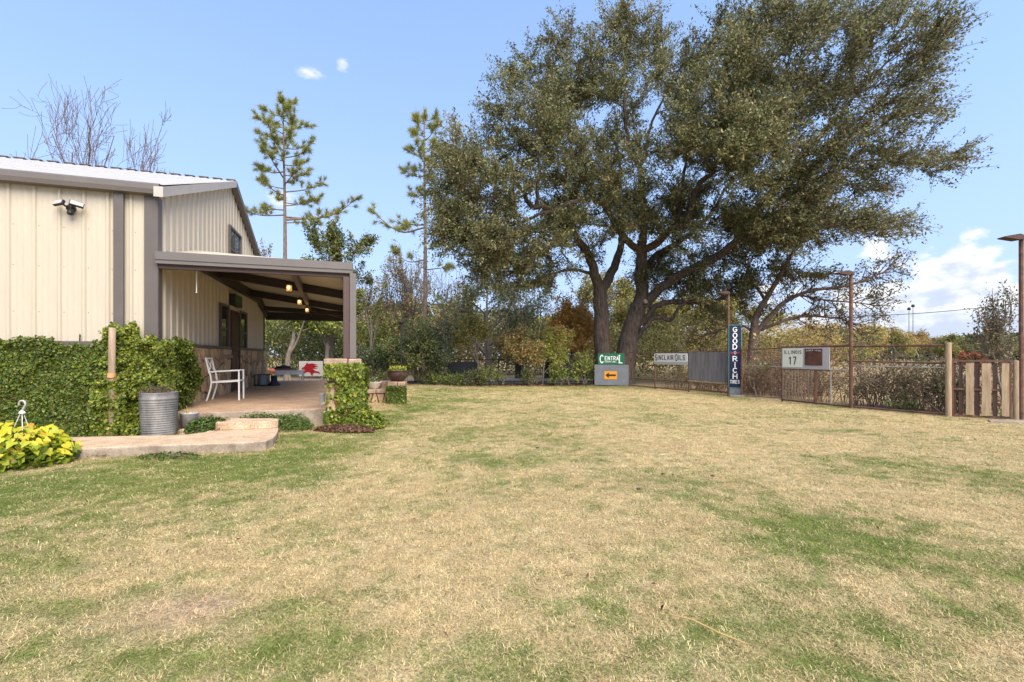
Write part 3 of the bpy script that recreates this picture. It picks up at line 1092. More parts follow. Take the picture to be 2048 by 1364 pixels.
# white rod hanging by the front beam
o = MB().tube([(0, 0, 0), (0, 0, -.37)], .009, 8).tube([(0, 0, -.37), (0, 0, -.385)], .014, 8).build('hanging_rod', M['white_paint'], None, P(393, 549, 8.52))
o.location.z = 2.86
tag(o, 'thin white rod hanging from the front edge of the porch roof', 'rod')

# dark green board sign over the door
s = empty('door_sign', H(.035, 5.4, 2.86), HA, 'dark green board sign mounted on the wall above the porch door', 'sign')
MB().box(0, .12, -.44, .44, -.15, .16).build('board', M['black'], s)
MB().box(.121, .128, -.42, .42, -.13, .14).build('sign_face', pm('dull_green_face', (.03, .06, .035), rough=.5, var=.2, scale=6), s)
b = MB()
for k in range(5):
    b.box(.129, .132, -.28 + .12 * k, -.21 + .12 * k, -.02, .06)
b.build('lettering', pm('dull_tan_lettering', (.14, .13, .07), var=.1), s)


# ------------------------------------------------------------------ leaves
def leaf_arrays(pos, size, cols, r, nrm=None, stiff=1.0, aspect=0.5, along=None, wide=0.45, fold=0.12):
    n = len(pos)
    a = r.normal(size=(n, 3))
    if nrm is not None:
        a = a + nrm * stiff
    a /= np.linalg.norm(a, axis=1, keepdims=True) + 1e-9
    d = r.normal(size=(n, 3)) if along is None else along + 0.45 * r.normal(size=(n, 3))
    d -= a * (d * a).sum(1, keepdims=True)
    d /= np.linalg.norm(d, axis=1, keepdims=True) + 1e-9
    s = np.cross(a, d)
    size = np.broadcast_to(size, (n,))[:, None] * r.uniform(0.7, 1.3, (n, 1))
    v = np.empty((n, 4, 3))
    v[:, 0] = pos - d * size * .5
    v[:, 1] = pos + s * size * aspect * .5 + d * size * (wide - .5) + a * size * fold
    v[:, 2] = pos + d * size * .5
    v[:, 3] = pos - s * size * aspect * .5 + d * size * (wide - .5) + a * size * fold
    f = np.arange(n * 4).reshape(n, 4)
    return v.reshape(-1, 3), f, np.repeat(cols, 4, axis=0)


def leaf_obj(name, pos, size, cols, parent=None, mat=None, r=rng, **kw):
    v, f, c = leaf_arrays(pos, size, cols, r, **kw)
    return link(name, np_mesh(name, v, f, c), mat or M['leaf'], parent)


def palette(n, r, pal, jit=0.25):
    """n colours from [(weight, rgb)...] with brightness jitter."""
    w = np.array([p[0] for p in pal], float)
    k = r.choice(len(pal), n, p=w / w.sum())
    c = np.array([p[1] for p in pal])[k]
    return c * r.uniform(1 - jit, 1 + jit, (n, 1))


IVY = [(3, (.055, .090, .018)), (4, (.095, .135, .022)), (3, (.155, .19, .03)), (.8, (.24, .25, .035)), (.3, (.22, .13, .05))]
IVY_BRIGHT = [(2, (.065, .11, .016)), (4, (.12, .165, .022)), (3.5, (.21, .24, .03)), (1.5, (.32, .32, .04)), (.4, (.28, .14, .05))]


def ivy_sheet(name, label, org, ax, nrm, w, top, n, pal, size=0.052, thick=0.12, seed=1, bottom=0.03, parent=None, keep=None):
    """Ivy over a wall plane: org corner on the ground, ax along, nrm outwards; top(u) gives the height of its upper edge."""
    r = np.random.default_rng(seed)
    u = -.05 + r.random(n) * (w + .10)
    t = np.array([top(min(max(x, 0), w)) for x in u]) + r.normal(size=n) * .02
    z = bottom + (t - bottom) * r.random(n)
    k = np.ones(n, bool) if keep is None else keep(u, z)
    u, z = u[k], z[k]
    n = len(u)
    nz = fbm(u * 3.5 + seed, z * 3.5, 3)
    d = thick * (0.15 + 1.5 * np.clip(nz - .15, 0, 1) ** 1.2 + .25 * (r.random(n) < .04)) * r.random(n) ** 0.6
    d = np.where((u < 0) | (u > w), d * .45, d)
    ax, nrm, org = np.array(ax, float), np.array(nrm, float), np.array(org, float)
    p = org + u[:, None] * ax + d[:, None] * nrm
    p[:, 2] += z
    o = empty(name, tuple(org), 0, label, 'ivy')
    out = np.tile(nrm * .9 + np.array([0, 0, .5]), (n, 1))
    c = palette(n, r, pal) * (0.75 + 0.5 * fbm(u * 1.7 + 3, z * 1.7 + seed, 3))[:, None]
    lo = leaf_obj('foliage', p - org, size, c, o, M['leaf_waxy'], r, nrm=out, stiff=1.5, aspect=.85, along=np.tile([0, 0, -1.0], (n, 1)), wide=.36)
    tag(lo, None, None, None, 'stuff')
    b = MB()
    rr = random.Random(seed)
    for q in range(int(w / .12) + 2):
        x = rr.uniform(0, w)
        pts = []
        for j in range(7):
            zz = top(min(max(x, 0), w)) * j / 6.5
            pts.append(ax * x + nrm * .02 + np.array([0, 0, zz + .01]))
            x = min(max(x + rr.uniform(-.08, .08), 0), w)
        b.tube(pts, [.011 - .0013 * j for j in range(7)], 5)
    b.build('stems', M['bark_brown'], o)
    return o


dirv, diru = (vx, vy, 0), (-vy, vx, 0)
neg_u, neg_v = (vy, -vx, 0), (-vx, -vy, 0)


def top_side(u):            # u runs left from the corner
    return 1.60 + .10 * float(fbm(np.array([u * 4.0]), np.array([2.0]), 3)[0]) - (0.07 if 0.55 < u < .95 else 0) + (.06 if 1.05 < u < 1.55 else 0) - .08


og = H(-.28, -.09)
ivy_sheet('ivy', 'dense dark green ivy covering the stone skirting left of the timber post', (og.x, og.y, 0), neg_v, neg_u, 2.7, top_side, 40000, IVY, seed=21, thick=.13, size=.040)
og = H(-.60, -.10)


def top_col(u):
    return 1.86 - .10 * abs(u - .25) / .3 - (0.12 if u > .42 else 0) + .06 * math.sin(u * 23)


ivy_sheet('ivy', 'tall bright column of ivy climbing the house corner beside the timber post', (og.x, og.y, 0), dirv, neg_u, .86, lambda u: top_col(u), 25000, IVY_BRIGHT, seed=22, thick=.42, size=.042)
og = H(.10, -.06)


def top_wrap(u):
    return 1.62 - .05 * math.sin(u * 9) - max(0, u - .9) * .8


ivy_sheet('ivy', 'rounded ivy mass wrapping the corner above the galvanised bin', (og.x, og.y, 0), diru, dirv, 1.55, top_wrap, 25000, IVY, seed=23, thick=.32, size=.042,
          keep=lambda u, z: z > .35 + .55 * np.clip(u - .6, 0, 2))

# timber post at the ivy
g = G(223, 873, .05)
tp_ = empty('timber_post', (P(223, 700, 7.50).x, 7.50, 0.02), .2, 'weathered round timber post half buried in ivy at the house corner', 'post')
MB().tube([(0, 0, -.1), (.01, 0, .6), (0, .01, 1.2), (.01, 0, 1.77)], [.05, .05, .048, .046], 14).build('shaft', M['wood_grey'], tp_, smooth=True)
MB().tube([(0, 0, .98), (0, 0, 1.05)], [.06, .06], 14).build('paper_tag', pm('orange_stain', (.5, .26, .10), var=.2), tp_)

og = H(-.66, -.40)
ivy_sheet('ivy', 'leafy ivy growing over the lower half of the timber post', (og.x, og.y, 0), dirv, neg_u, .34, lambda u: .98 - .5 * abs(u - .17), 3600, IVY_BRIGHT, seed=29, thick=.3, size=.05)

# small spike on the ledge
o = MB().tube([(0, 0, 0), (0, 0, .06)], .010, 6).tube([(0, 0, .06), (.004, 0, .085), (0, 0, .12)], [.007, .015, .002], 6).build('spigot', M['black'], None, H(-1.02, -.056, TRIM + .013))
tag(o, 'tiny dark spike standing on the trim ledge above the ivy', 'spike')

# motion sensor floodlight
fl = empty('floodlight', H(-1.13, -.036, 3.72), HA, 'black twin head security floodlight on the cream side wall', 'floodlight')
MB().tube([(0, 0, 0), (0, -.05, 0)], .06, 16).build('base', M['black'], fl)
for sx_ in (-1, 1):
    hd = MB()
    hd.slab([(-.09, -.04), (.09, -.045), (.095, .03), (-.085, .045)], -.025, .02)
    h = hd.build('lamp_head', M['black'], fl, (sx_ * .11, -.12, .05), (R(-22), R(8 * sx_), R(28 * sx_)), bevel=.006)
    MB().slab([(-.078, -.032), (.078, -.036), (.082, .022), (-.074, .036)], -.030, -.026).build('lens', M['pale_sheet'], h)
    MB().tube([(sx_ * .02, -.04, 0), (sx_ * .05, -.08, .02), (sx_ * .08, -.10, .04)], .015, 8).build('arm', M['black'], fl)
MB().lathe([(.001, -.12), (.035, -.115), (.045, -.09), (.04, -.055), (.02, -.04), (.001, -.04)], 14, (0.01, -.07, 0)).build('sensor', M['black'], fl, smooth=True)

# ------------------------------------------------------------------ stone pier under the porch post
PX, PY = 3.00, -0.08
pier = empty('stone_pier', H(PX, PY, 0), HA, 'stone porch pier with a thick capstone and a coat of ivy', 'pier')
MB().box(-.25, .25, -.25, .25, -.1, 1.18).build('core', M['mortar'], pier)
stone_face(pier, (-.27, -.25, 0), (1, 0, 0), (0, -1, 0), .54, 1.18, 9, 31, base=.03)
stone_face(pier, (.25, -.27, 0), (0, 1, 0), (1, 0, 0), .54, 1.18, 9, 32, base=.03)
stone_face(pier, (-.25, -.27, 0), (0, 1, 0), (-1, 0, 0), .54, 1.18, 9, 33, base=.03)
MB().box(-.325, .08, -.325, .325, 1.19, 1.293).build('capstone', M['capstone'], pier, bevel=.02)
MB().box(.092, .325, -.325, .325, 1.187, 1.288).build('capstone', M['capstone'], pier, bevel=.02)
og = H(PX - .27, PY - .285)
ivy_sheet('ivy', 'glossy yellow green ivy clothing the front of the porch pier', (og.x, og.y, 0), dirv, neg_u, .58, lambda u: 1.17, 8000, IVY_BRIGHT, seed=24, thick=.20, size=.062, keep=lambda u, z: ~((u < .17) & (z > .33) & (z < .95) & (rng.random(len(u)) < .96)))
og = H(PX + .285, PY - .29)
ivy_sheet('ivy', 'trailing ivy spreading down the right side of the pier to the lawn', (og.x, og.y, 0), diru, dirv, .58, lambda u: 1.1, 4600, IVY_BRIGHT, seed=25, thick=.2, size=.06)


def mound(name, label, cat, c, rx, ry, h, n, pal, size, seed, kind=None, aspect=.6, flat=.6, mat=None, along=None, up=.8):
    """A low leafy plant: leaves over and inside a flattened dome, on short stems."""
    r = np.random.default_rng(seed)
    a, q = r.uniform(0, 6.283, n), np.sqrt(r.random(n))
    lump = 0.7 + 0.6 * fbm(np.cos(a) * 2 + seed, np.sin(a) * 2 + q * 3, 3)
    x, y = np.cos(a) * q * rx * lump, np.sin(a) * q * ry * lump
    z = h * np.sqrt(np.clip(1 - q ** 2, 0, 1)) * lump * r.random(n) ** flat + .012
    p = np.stack([x, y, z], 1)
    o = empty(name, tuple(c), 0, label, cat)
    out = p / np.array([rx, ry, h]) * .8 + np.array([0, 0, up])
    lo = leaf_obj('foliage', p, size, palette(n, r, pal), o, mat or M['leaf'], r, nrm=out, stiff=1.2, aspect=aspect, along=along)
    tag(lo, None, None, None, 'stuff')
    b = MB()
    rr = random.Random(seed)
    for k in range(9):
        a = rr.uniform(0, 6.28)
        q = rr.uniform(.2, .75)
        b.tube([(0, 0, -.02), (math.cos(a) * rx * q * .5, math.sin(a) * ry * q * .5, h * .45), (math.cos(a) * rx * q, math.sin(a) * ry * q, h * .65)], [.008, .006, .003], 5)
    b.build('stems', M['bark_brown'], o)
    return o


WEED = [(4, (.065, .115, .028)), (4, (.10, .155, .035)), (1.5, (.17, .20, .04))]
mound('ivy', 'ivy spilling onto the lawn at the foot of the pier', 'ivy', (*H(PX + .35, PY - .35)[:2], .03), .42, .34, .34, 2600, IVY_BRIGHT, .05, 41, aspect=.85)
mound('ground_cover', 'dark leafy ground cover between the small bucket and the step', 'plant', (-5.0, 7.93, .06), .42, .24, .26, 2600, WEED, .05, 42)
mound('ground_cover', 'low green creeper along the porch edge behind the step', 'plant', (*H(1.75, -.32)[:2], .06), .66, .17, .27, 1900, WEED + [(1.5, (.2, .23, .04))], .045, 43)
mound('ground_cover', 'grassy weed clump at the right end of the step', 'plant', (*H(2.18, -.5)[:2], .05), .34, .30, .28, 1500, WEED, .07, 44, aspect=.18)
mound('ground_cover', 'weeds at the foot of the galvanised bin', 'plant', (*G(300, 866, .06)[:2], .05), .42, .16, .13, 1300, IVY_BRIGHT, .05, 45)
mound('weed_clump', 'broad leaved weed clump in the grass below the path', 'plant', (*G(337, 917)[:2], 0.0), .45, .16, .07, 330, WEED, .05, 46, aspect=.3)
mound('weed_clump', 'small weed tuft in the grass beside the yellow vine', 'plant', (*G(188, 913)[:2], 0.0), .26, .10, .06, 180, WEED, .045, 47, aspect=.3)
LITTER = [(3, (.16, .085, .05)), (3, (.24, .14, .085)), (1, (.10, .05, .03))]
mound('leaf_pile', 'pile of dry brown leaves at the foot of the pier', 'leaf pile', (*G(690, 862, .05)[:2], .04), .52, .17, .11, 2600, LITTER, .05, 48, aspect=.5)

# ------------------------------------------------------------------ yellow green vine, leaf by leaf
vm = bpy.data.materials.new('vine_leaf')
vm.use_nodes = True
nn, ll = vm.node_tree.nodes, vm.node_tree.links
oi = nn.new('ShaderNodeObjectInfo')
rp_ = nn.new('ShaderNodeValToRGB')
el_ = rp_.color_ramp.elements
el_[0].color = (.26, .32, .014, 1)
el_[1].position = 1.0
el_[1].color = (.55, .27, .05, 1)
for pos, c in ((.25, (.36, .40, .014)), (.55, (.55, .50, .016)), (.86, (.68, .52, .025))):
    e = rp_.color_ramp.elements.new(pos)
    e.color = (*c, 1)
ll.new(oi.outputs['Random'], rp_.inputs[0])
tcn = nn.new('ShaderNodeTexCoord')
nz = nn.new('ShaderNodeTexNoise')
nz.inputs['Scale'].default_value = 22
ll.new(tcn.outputs['Object'], nz.inputs['Vector'])
mr = nn.new('ShaderNodeMapRange')
mr.inputs[1].default_value, mr.inputs[2].default_value, mr.inputs[3].default_value, mr.inputs[4].default_value = .3, .7, .75, 1.2
ll.new(nz.outputs['Fac'], mr.inputs[0])
sc_ = nn.new('ShaderNodeVectorMath')
sc_.operation = 'SCALE'
ll.new(rp_.outputs[0], sc_.inputs[0])
ll.new(mr.outputs[0], sc_.inputs['Scale'])
pb = nn['Principled BSDF']
pb.inputs['Roughness'].default_value = .5
ll.new(sc_.outputs[0], pb.inputs['Base Color'])
tr = nn.new('ShaderNodeBsdfTranslucent')
ll.new(sc_.outputs[0], tr.inputs[0])
ms = nn.new('ShaderNodeMixShader')
ms.inputs[0].default_value = .35
ll.new(pb.outputs[0], ms.inputs[1])
ll.new(tr.outputs[0], ms.inputs[2])
ll.new(ms.outputs[0], nn['Material Output'].inputs[0])


def heart(seed):
    """A lobed heart shaped leaf about 1 long, base at the origin, tip along -y, curled."""
    r = random.Random(seed)
    half = [(0.0, .06), (.20, .16), (.40, .08), (.50, -.14), (.30, -.34), (.24, -.52), (0.0, -.98)]
    if seed % 2:
        half = [(0.0, .03), (.22, .14), (.42, .02), (.42, -.22), (.27, -.5), (.14, -.74), (0.0, -1.0)]
    k1, k2 = r.uniform(.2, .5), r.uniform(.1, .45)

    def z(x, y):
        return .22 * abs(x) * k2 * 2 - k1 * y * y * .55 + .04 * math.sin(7 * x + seed)
    vs = [(0, -.25, z(0, -.25) + .02)]
    ring = half + [(-x, y) for x, y in half[-2:0:-1]]
    vs += [(x, y, z(x, y)) for x, y in ring]
    n = len(ring)
    me = bpy.data.meshes.new('leaf')
    me.from_pydata(vs, [], [(0, 1 + i, 1 + (i + 1) % n) for i in range(n)])
    me.materials.append(vm)
    me.polygons.foreach_set('use_smooth', [True] * n)
    return me


hearts = [heart(i) for i in range(6)]
VC = Vector((-6.42, 5.95, 0.0))
vine = empty('vine_plant', VC, 0, 'yellow green sweet potato vine mounded at the end of the path', 'plant')
r = random.Random(77)
for k in range(300):
    a, q = r.uniform(0, 6.283), math.sqrt(r.random())
    if math.cos(a) * q < -.2 and r.random() < .75:
        a = r.uniform(-1.6, 1.6)
    lump = .82 + .3 * math.sin(a * 3 + 1.3) * .4 + r.uniform(-.1, .1)
    x, y = math.cos(a) * q * .90 * lump, math.sin(a) * q * .72 * lump
    z = .44 * math.sqrt(max(0, 1 - q * q)) * r.uniform(.62, 1.08) + .06
    face = Vector((x * .9 + r.uniform(-.35, .35), y * .9 - .35 + r.uniform(-.35, .35), .75 + r.uniform(-.3, .3))).normalized()
    quat = face.to_track_quat('Z', 'Y')
    o = link('leaf', hearts[k % 6], None, vine, (x, y, z))
    tipdir = Vector((x, y - .25, -.2)).normalized()
    # turn the leaf so that its tip hangs outwards
    m3 = quat.to_matrix()
    ang = math.atan2(tipdir.dot(m3.col[0]), -tipdir.dot(m3.col[1])) + r.uniform(-.7, .7)
    from mathutils import Quaternion
    o.rotation_mode = 'QUATERNION'
    o.rotation_quaternion = quat @ Quaternion((0, 0, 1), ang)
    sc = r.uniform(.06, .12)
    o.scale = (sc, sc, sc)
b = MB()
for k in range(40):
    a, q = r.uniform(0, 6.283), r.uniform(.3, .95)
    x, y = math.cos(a) * q * .9, math.sin(a) * q * .68
    z = .44 * math.sqrt(max(0, 1 - q * q)) + .03
    b.tube([(0, 0, 0), (x * .45, y * .45, z * .8 + .05), (x, y, z)], [.007, .005, .003], 5)
b.build('stems', M['bark_brown'], vine)
r2 = np.random.default_rng(5)
n = 1500
a, q = r2.uniform(0, 6.283, n), np.sqrt(r2.random(n))
p = np.stack([np.cos(a) * q * .86, np.sin(a) * q * .62, .40 * np.sqrt(1 - q * q) * r2.random(n) + .03], 1)
lo = leaf_obj('foliage', p, .09, palette(n, r2, [(3, (.10, .14, .012)), (2, (.2, .24, .015))]), vine, None, r2, aspect=.8, nrm=np.tile([0, -.3, .8], (n, 1)), stiff=1.5)
tag(lo, None, None, None, 'stuff')

# plastic hanger hook standing out of the vine
hk = P(45, 858, 6.0)
o = empty('plant_hanger', (hk.x, hk.y, .42), 0, 'pale plastic hanging basket hook rising out of the yellow vine', 'hook')
pts = [(-.045, 0, .30)] + [(-.005 + .042 * math.cos(t), 0, .315 + .045 * math.sin(t)) for t in [math.pi * (1 - i / 8) for i in range(9)]] + [(.012, 0, .26), (-.035, 0, .215)]
MB().tube(pts, .011, 8).build('hook', M['pale_sheet'], o, smooth=True)
MB().lathe([(.0, .235), (.016, .232), (.036, .205), (.034, .198), (.0, .198)], 12, (-.005, 0, 0)).build('collar', M['white_paint'], o, smooth=True)
b = MB()
for dx, dy in ((-.16, .02), (.02, -.02), (.0, .10)):
    b.tube([(-.005 + dx * .15, dy * .15, .20), (dx, dy, -.05)], .0045, 6)
b.build('hanger_wires', M['white_paint'], o)

# ------------------------------------------------------------------ galvanised bin, bucket, rock
g = Vector((P(318, 800, 7.62).x, 7.62, .05))
bn = empty('planter_bin', g, 0.2, 'ribbed galvanised steel bin used as a planter beside the ivy column', 'planter')
prof = [(.0, .0), (.262, .0), (.272, .02)]
for k in range(15):
    z = .045 + k * .036
    prof += [(.268 + .0022 * k, z), (.278 + .0022 * k, z + .010), (.278 + .0022 * k, z + .020), (.268 + .0022 * k, z + .030)]
prof += [(.305, .60), (.312, .608), (.312, .62), (.303, .625), (.306, .70), (.312, .712), (.303, .716), (.296, .70), (.285, .60)]
bn.scale = (.84, .84, 1)
MB().lathe(prof, 44).build('body', M['galv'], bn, smooth=True)
MB().lathe([(.0, .64), (.292, .63)], 30).build('soil', M['soil'], bn)
r3 = np.random.default_rng(17)
n = 900
a, q = r3.uniform(0, 6.283, n), np.sqrt(r3.random(n)) * .30
p = np.stack([np.cos(a) * q - .05, np.sin(a) * q, .63 + .20 * r3.random(n) * (1 - q * 1.5)], 1)
lo = leaf_obj('dry_plant', p, .035, palette(n, r3, [(3, (.09, .06, .035)), (2, (.16, .11, .06)), (1, (.10, .12, .04))]), bn, None, r3, aspect=.3)
tag(lo, None, None, None, 'stuff')
b = MB()
rr = random.Random(5)
for k in range(26):
    a, q = rr.uniform(0, 6.28), rr.uniform(.05, .26)
    x, y = math.cos(a) * q - .04, math.sin(a) * q
    b.tube([(x, y, .62), (x * 1.15 + rr.uniform(-.04, .04), y * 1.15, .74), (x * 1.3 + rr.uniform(-.08, .08), y * 1.3, .82 + rr.uniform(-.04, .05))], [.004, .003, .002], 4)
b.build('twigs', M['bark_brown'], bn)

g = G(388, 866, .05)
rk = MB()
rng_r = random.Random(9)
poly = [(-.21, -.10), (-.10, -.16), (.10, -.14), (.25, -.02), (.22, .12), (.02, .16), (-.18, .11)]
n = len(poly)
vs = [(x * 1.04, y * 1.04, -.04) for x, y in poly] + [(x * .99, y * .99, .085 + .02 * x / .2 + rng_r.uniform(-.012, .012)) for x, y in poly] + [(x * .86, y * .86, .115 + .03 * x / .2 + rng_r.uniform(-.006, .006)) for x, y in poly]
fs = [tuple(2 * n + i for i in range(n))] + [(a + i, a + (i + 1) % n, a + n + (i + 1) % n, a + n + i) for a in (0, n) for i in range(n)]
rkp = Vector((g.x, g.y, .05))
o = rk.add(vs, fs).build('rock', pm('pale_sandstone', (.36, .26, .17), rough=.9, var=.2, scale=9, bump=.8, c2=(.52, .40, .29), fine=.25), None, rkp, (0, 0, .15), bevel=.01)
tag(o, 'flat tan rock under the small galvanised bucket', 'rock')
bk = empty('bucket', rkp + Vector((-.09, .02, .11)), .3, 'small dented galvanised bucket standing on the flat rock', 'bucket')
MB().lathe([(.0, .0), (.105, .0), (.118, .20), (.132, .215), (.134, .228), (.126, .232), (.115, .20), (.105, .10), (.0, .09)], 28, sx=1.1, sy=.95).build('body', M['galv_pale'], bk, smooth=True)
pts = [(.135 * math.cos(t), .02, .21 - .09 * math.sin(t)) for t in [math.pi * i / 10 for i in range(11)]]
MB().tube([(x, -.125 + abs(x) * .8, z) for x, y, z in pts], .004, 6).build('handle', M['galv'], bk)
b = MB()
for k in range(12):
    a = rr.uniform(0, 6.28)
    b.tube([(0, 0, .1), (math.cos(a) * .05, math.sin(a) * .05, .24), (math.cos(a) * .1, math.sin(a) * .1, .30 + rr.uniform(-.03, .05))], [.004, .003, .0015], 4)
b.build('dry_stalks', pm('straw_stalk', (.42, .27, .10), var=.2), bk)

# ------------------------------------------------------------------ white metal armchair on the porch (faces out along local x)
cp = H(.52, 2.42, FZ)
ch = empty('armchair', cp, HA, 'white metal armchair frame without a seat, standing by the stone wall', 'chair')
wp = M['white_paint']
ang = lambda s: s * .225
for s in (-1, 1):
    y = ang(s)
    MB().beam((.29, y, 0), (.285, y, .645), .042, .030, (1, 0, 0)).build('leg', wp, ch, bevel=.004)
    b = MB()
    b.beam((-.33, y, 0), (-.255, y, .26), .026, .036, (0, 1, 0)).beam((-.256, y, .255), (-.235, y, .42), .026, .036, (0, 1, 0)).beam((-.236, y, .415), (-.265, y, .60), .026, .036, (0, 1, 0))
    b.build('leg', wp, ch)
    MB().beam((-.275, y, .60), (-.345, y, .925), .028, .032, (0, 1, 0)).build('back_post', wp, ch)
    MB().beam((-.27, y, .628), (.305, y, .655), .042, .026).build('armrest', wp, ch, bevel=.004)
    MB().beam((-.24, y, .40), (.285, y, .425), .030, .032).build('seat_rail', wp, ch)
MB().beam((.285, -.22, .43), (.285, .22, .43), .03, .03).build('seat_rail', wp, ch)
MB().beam((-.24, -.22, .405), (-.24, .22, .405), .03, .03).build('seat_rail', wp, ch)
MB().beam((-.343, -.235, .918), (-.343, .235, .918), .030, .034).build('back_rail', wp, ch)
MB().beam((-.281, -.235, .615), (-.281, .235, .615), .030, .034).build('back_rail', wp, ch)
MB().beam((-.285, -.20, .63), (-.338, .20, .90), .016, .022).build('back_cross', wp, ch)
MB().beam((-.287, .20, .63), (-.336, -.20, .90), .016, .022).build('back_cross', wp, ch)

# ------------------------------------------------------------------ things at the far end of the porch
tb = H(.40, 7.75, FZ)
t = empty('tub', tb, HA, 'grey plastic tub on a black tray against the stone wall', 'tub')
MB().box(-.24, .24, -.28, .28, 0.0, .03).build('tray', M['black'], t)
pr = [(.155, .035), (.165, .05), (.185, .34), (.20, .345), (.20, .36), (.17, .36), (.15, .06), (.0, .055)]
MB().lathe(pr, 4 * 7, (0, 0, 0), 1.0, 1.2).build('body', M['grey_tub'], t, smooth=True)
MB().tube([(-.2, -.24, .36), (.2, -.24, .36), (.2, .24, .36), (-.2, .24, .36), (-.2, -.24, .36)], .012, 6).build('rim', M['black'], t)
for x, y in ((-.22, -.26), (.22, -.26), (.22, .26), (-.22, .26)):
    MB().tube([(x, y, .03), (x * .95, y * .95, .37)], .01, 6).build('rack_leg', M['black'], t)
mb = MB()
r = random.Random(4)
prof = [(.17, 0), (.19, .04), (.11, .12), (.09, .22), (.10, .30), (.05, .33), (.0, .33)]
mb.lathe(prof, 14)
mb.v = [(x * (1 + r.uniform(-.2, .2)), y * (1 + r.uniform(-.2, .2)), z) for x, y, z in mb.v]
o = mb.build('bag', pm('dark_blue_cloth', (.018, .022, .030), rough=.9, var=.3), None, H(.74, 7.5, FZ), smooth=True)
tag(o, 'slumped dark cloth bag beside the grey tub', 'bag')

bp_ = H(.92, 9.95, FZ)
t = empty('bench', bp_, HA, 'low white painted bench at the far edge of the porch', 'bench')
MB().box(-.50, .50, -.20, .20, .40, .43).build('seat', M['white_paint'], t, bevel=.005)
MB().box(-.47, .47, -.18, -.155, .27, .399).build('apron', M['white_paint'], t)
for sx_ in (-1, 1):
    for sy_ in (-1, 1):
        MB().box(sx_ * .46 - .025, sx_ * .46 + .025, sy_ * .15 - .02, sy_ * .15 + .02, 0, .399).build('leg', M['pale_sheet'], t)
for k, (x, y, z, w, d, h, m, nm, lab, cat) in enumerate([
        (-.1, 0, .431, .72, .34, .035, 'wood_grey', 'board', 'wide brown board lying on the white bench', 'board'),
        (-.22, 0, .467, .62, .30, .05, 'rust', 'board', 'narrower rust brown board on top of the wide one', 'board')]):
    o = MB().box(-w / 2, w / 2, -d / 2, d / 2, 0, h).build(nm, M[m], None, H(.92 + x, 9.95 + y, FZ + z), (0, 0, HA + .1 * k), bevel=.004)
    tag(o, lab, cat)
mb = MB().lathe([(.0, 0), (.17, .0), (.20, .03), (.17, .05), (.10, .08), (.03, .09), (.0, .09)], 18, (-.05, 0, 0), 1.4, .8)
r = random.Random(6)
mb.v = [(x * (1 + r.uniform(-.1, .1)), y * (1 + r.uniform(-.1, .1)), z * (1 + r.uniform(-.2, .3))) for x, y, z in mb.v]
o = mb.build('tarp', M['black'], None, H(.75, 9.95, FZ + .518), (0, 0, HA), smooth=True)
tag(o, 'crumpled black tarp heaped on the boards of the bench', 'tarp')
gk = P(560, 735, 21.6)
ky = empty('kayak', (gk.x, gk.y, 0.0), HA + R(8), 'orange and yellow kayak propped behind the white bench', 'kayak')
st = []
for i in range(9):
    tt = i / 8
    w = .30 * math.sin(math.pi * min(max(tt, .03), .97)) ** .6
    st.append((tt, w))
b = MB()
vs, fs = [], []
for tt, w in st:
    for j in range(10):
        a = 2 * math.pi * j / 10
        vs.append(((tt - .5) * 1.0, w * math.cos(a), .62 + .16 * math.sin(a) * (w / .3) + .25 * (tt - .5) ** 2))
for i in range(8):
    for j in range(10):
        fs.append((i * 10 + j, i * 10 + (j + 1) % 10, (i + 1) * 10 + (j + 1) % 10, (i + 1) * 10 + j))
fs += [tuple(range(10))[::-1], tuple(80 + j for j in range(10))]
b.add(vs, fs).build('hull', M['red_paint'], ky, smooth=True)
MB().lathe([(.0, .10), (.2, .09), (.24, .05), (.2, 0.0)], 16, (.1, 0, .74), 1.3, .9).build('deck_cover', M['yellow'], ky, smooth=True)
b = MB()
for x in (-.4, .4):
    b.beam((x, -.3, 0), (x, .05, .60), .05, .05).beam((x, .3, 0), (x, -.05, .60), .05, .05)
b.build('trestle', M['wood_grey'], ky)

# white board sign with a red winged horse
hb = P(622, 738, 21.3)
sg = empty('horse_sign', (hb.x, hb.y, 0), R(4), 'white board sign with a red winged horse beyond the porch', 'sign')
MB().box(-.52, .52, -.015, .015, .42, 1.10).build('board', M['pale_sheet'], sg)
horse = [(-.36, .60), (-.26, .66), (-.30, .74), (-.38, .72), (-.40, .78), (-.28, .86), (-.20, .98), (-.15, 1.04), (-.13, .98), (.05, 1.0), (.32, .93), (.14, .90), (.36, .84), (.12, .82), (.30, .76), (.06, .76), (.20, .66), (.36, .62),
         (.40, .52), (.32, .56), (.16, .58), (.06, .50), (.10, .44), (.02, .46), (-.02, .58), (-.16, .62), (-.28, .54)]
MB().slab(horse, -.022, -.016).build('horse_emblem', M['sign_red'], sg)
for x in (-.47, .47):
    MB().box(x - .03, x + .03, .016, .07, 0, 1.08).build('leg', M['wood_grey'], sg)

# small pale pipe stub by the pier
o = MB().tube([(0, 0, 0), (0, 0, .2)], .05, 14).tube([(0, 0, .2), (0, 0, .24)], .06, 14).build('pipe_stub', M['galv_pale'], None, H(2.60, .55, FZ))
tag(o, 'short pale pipe stub on the porch beside the ivy pier', 'pipe')

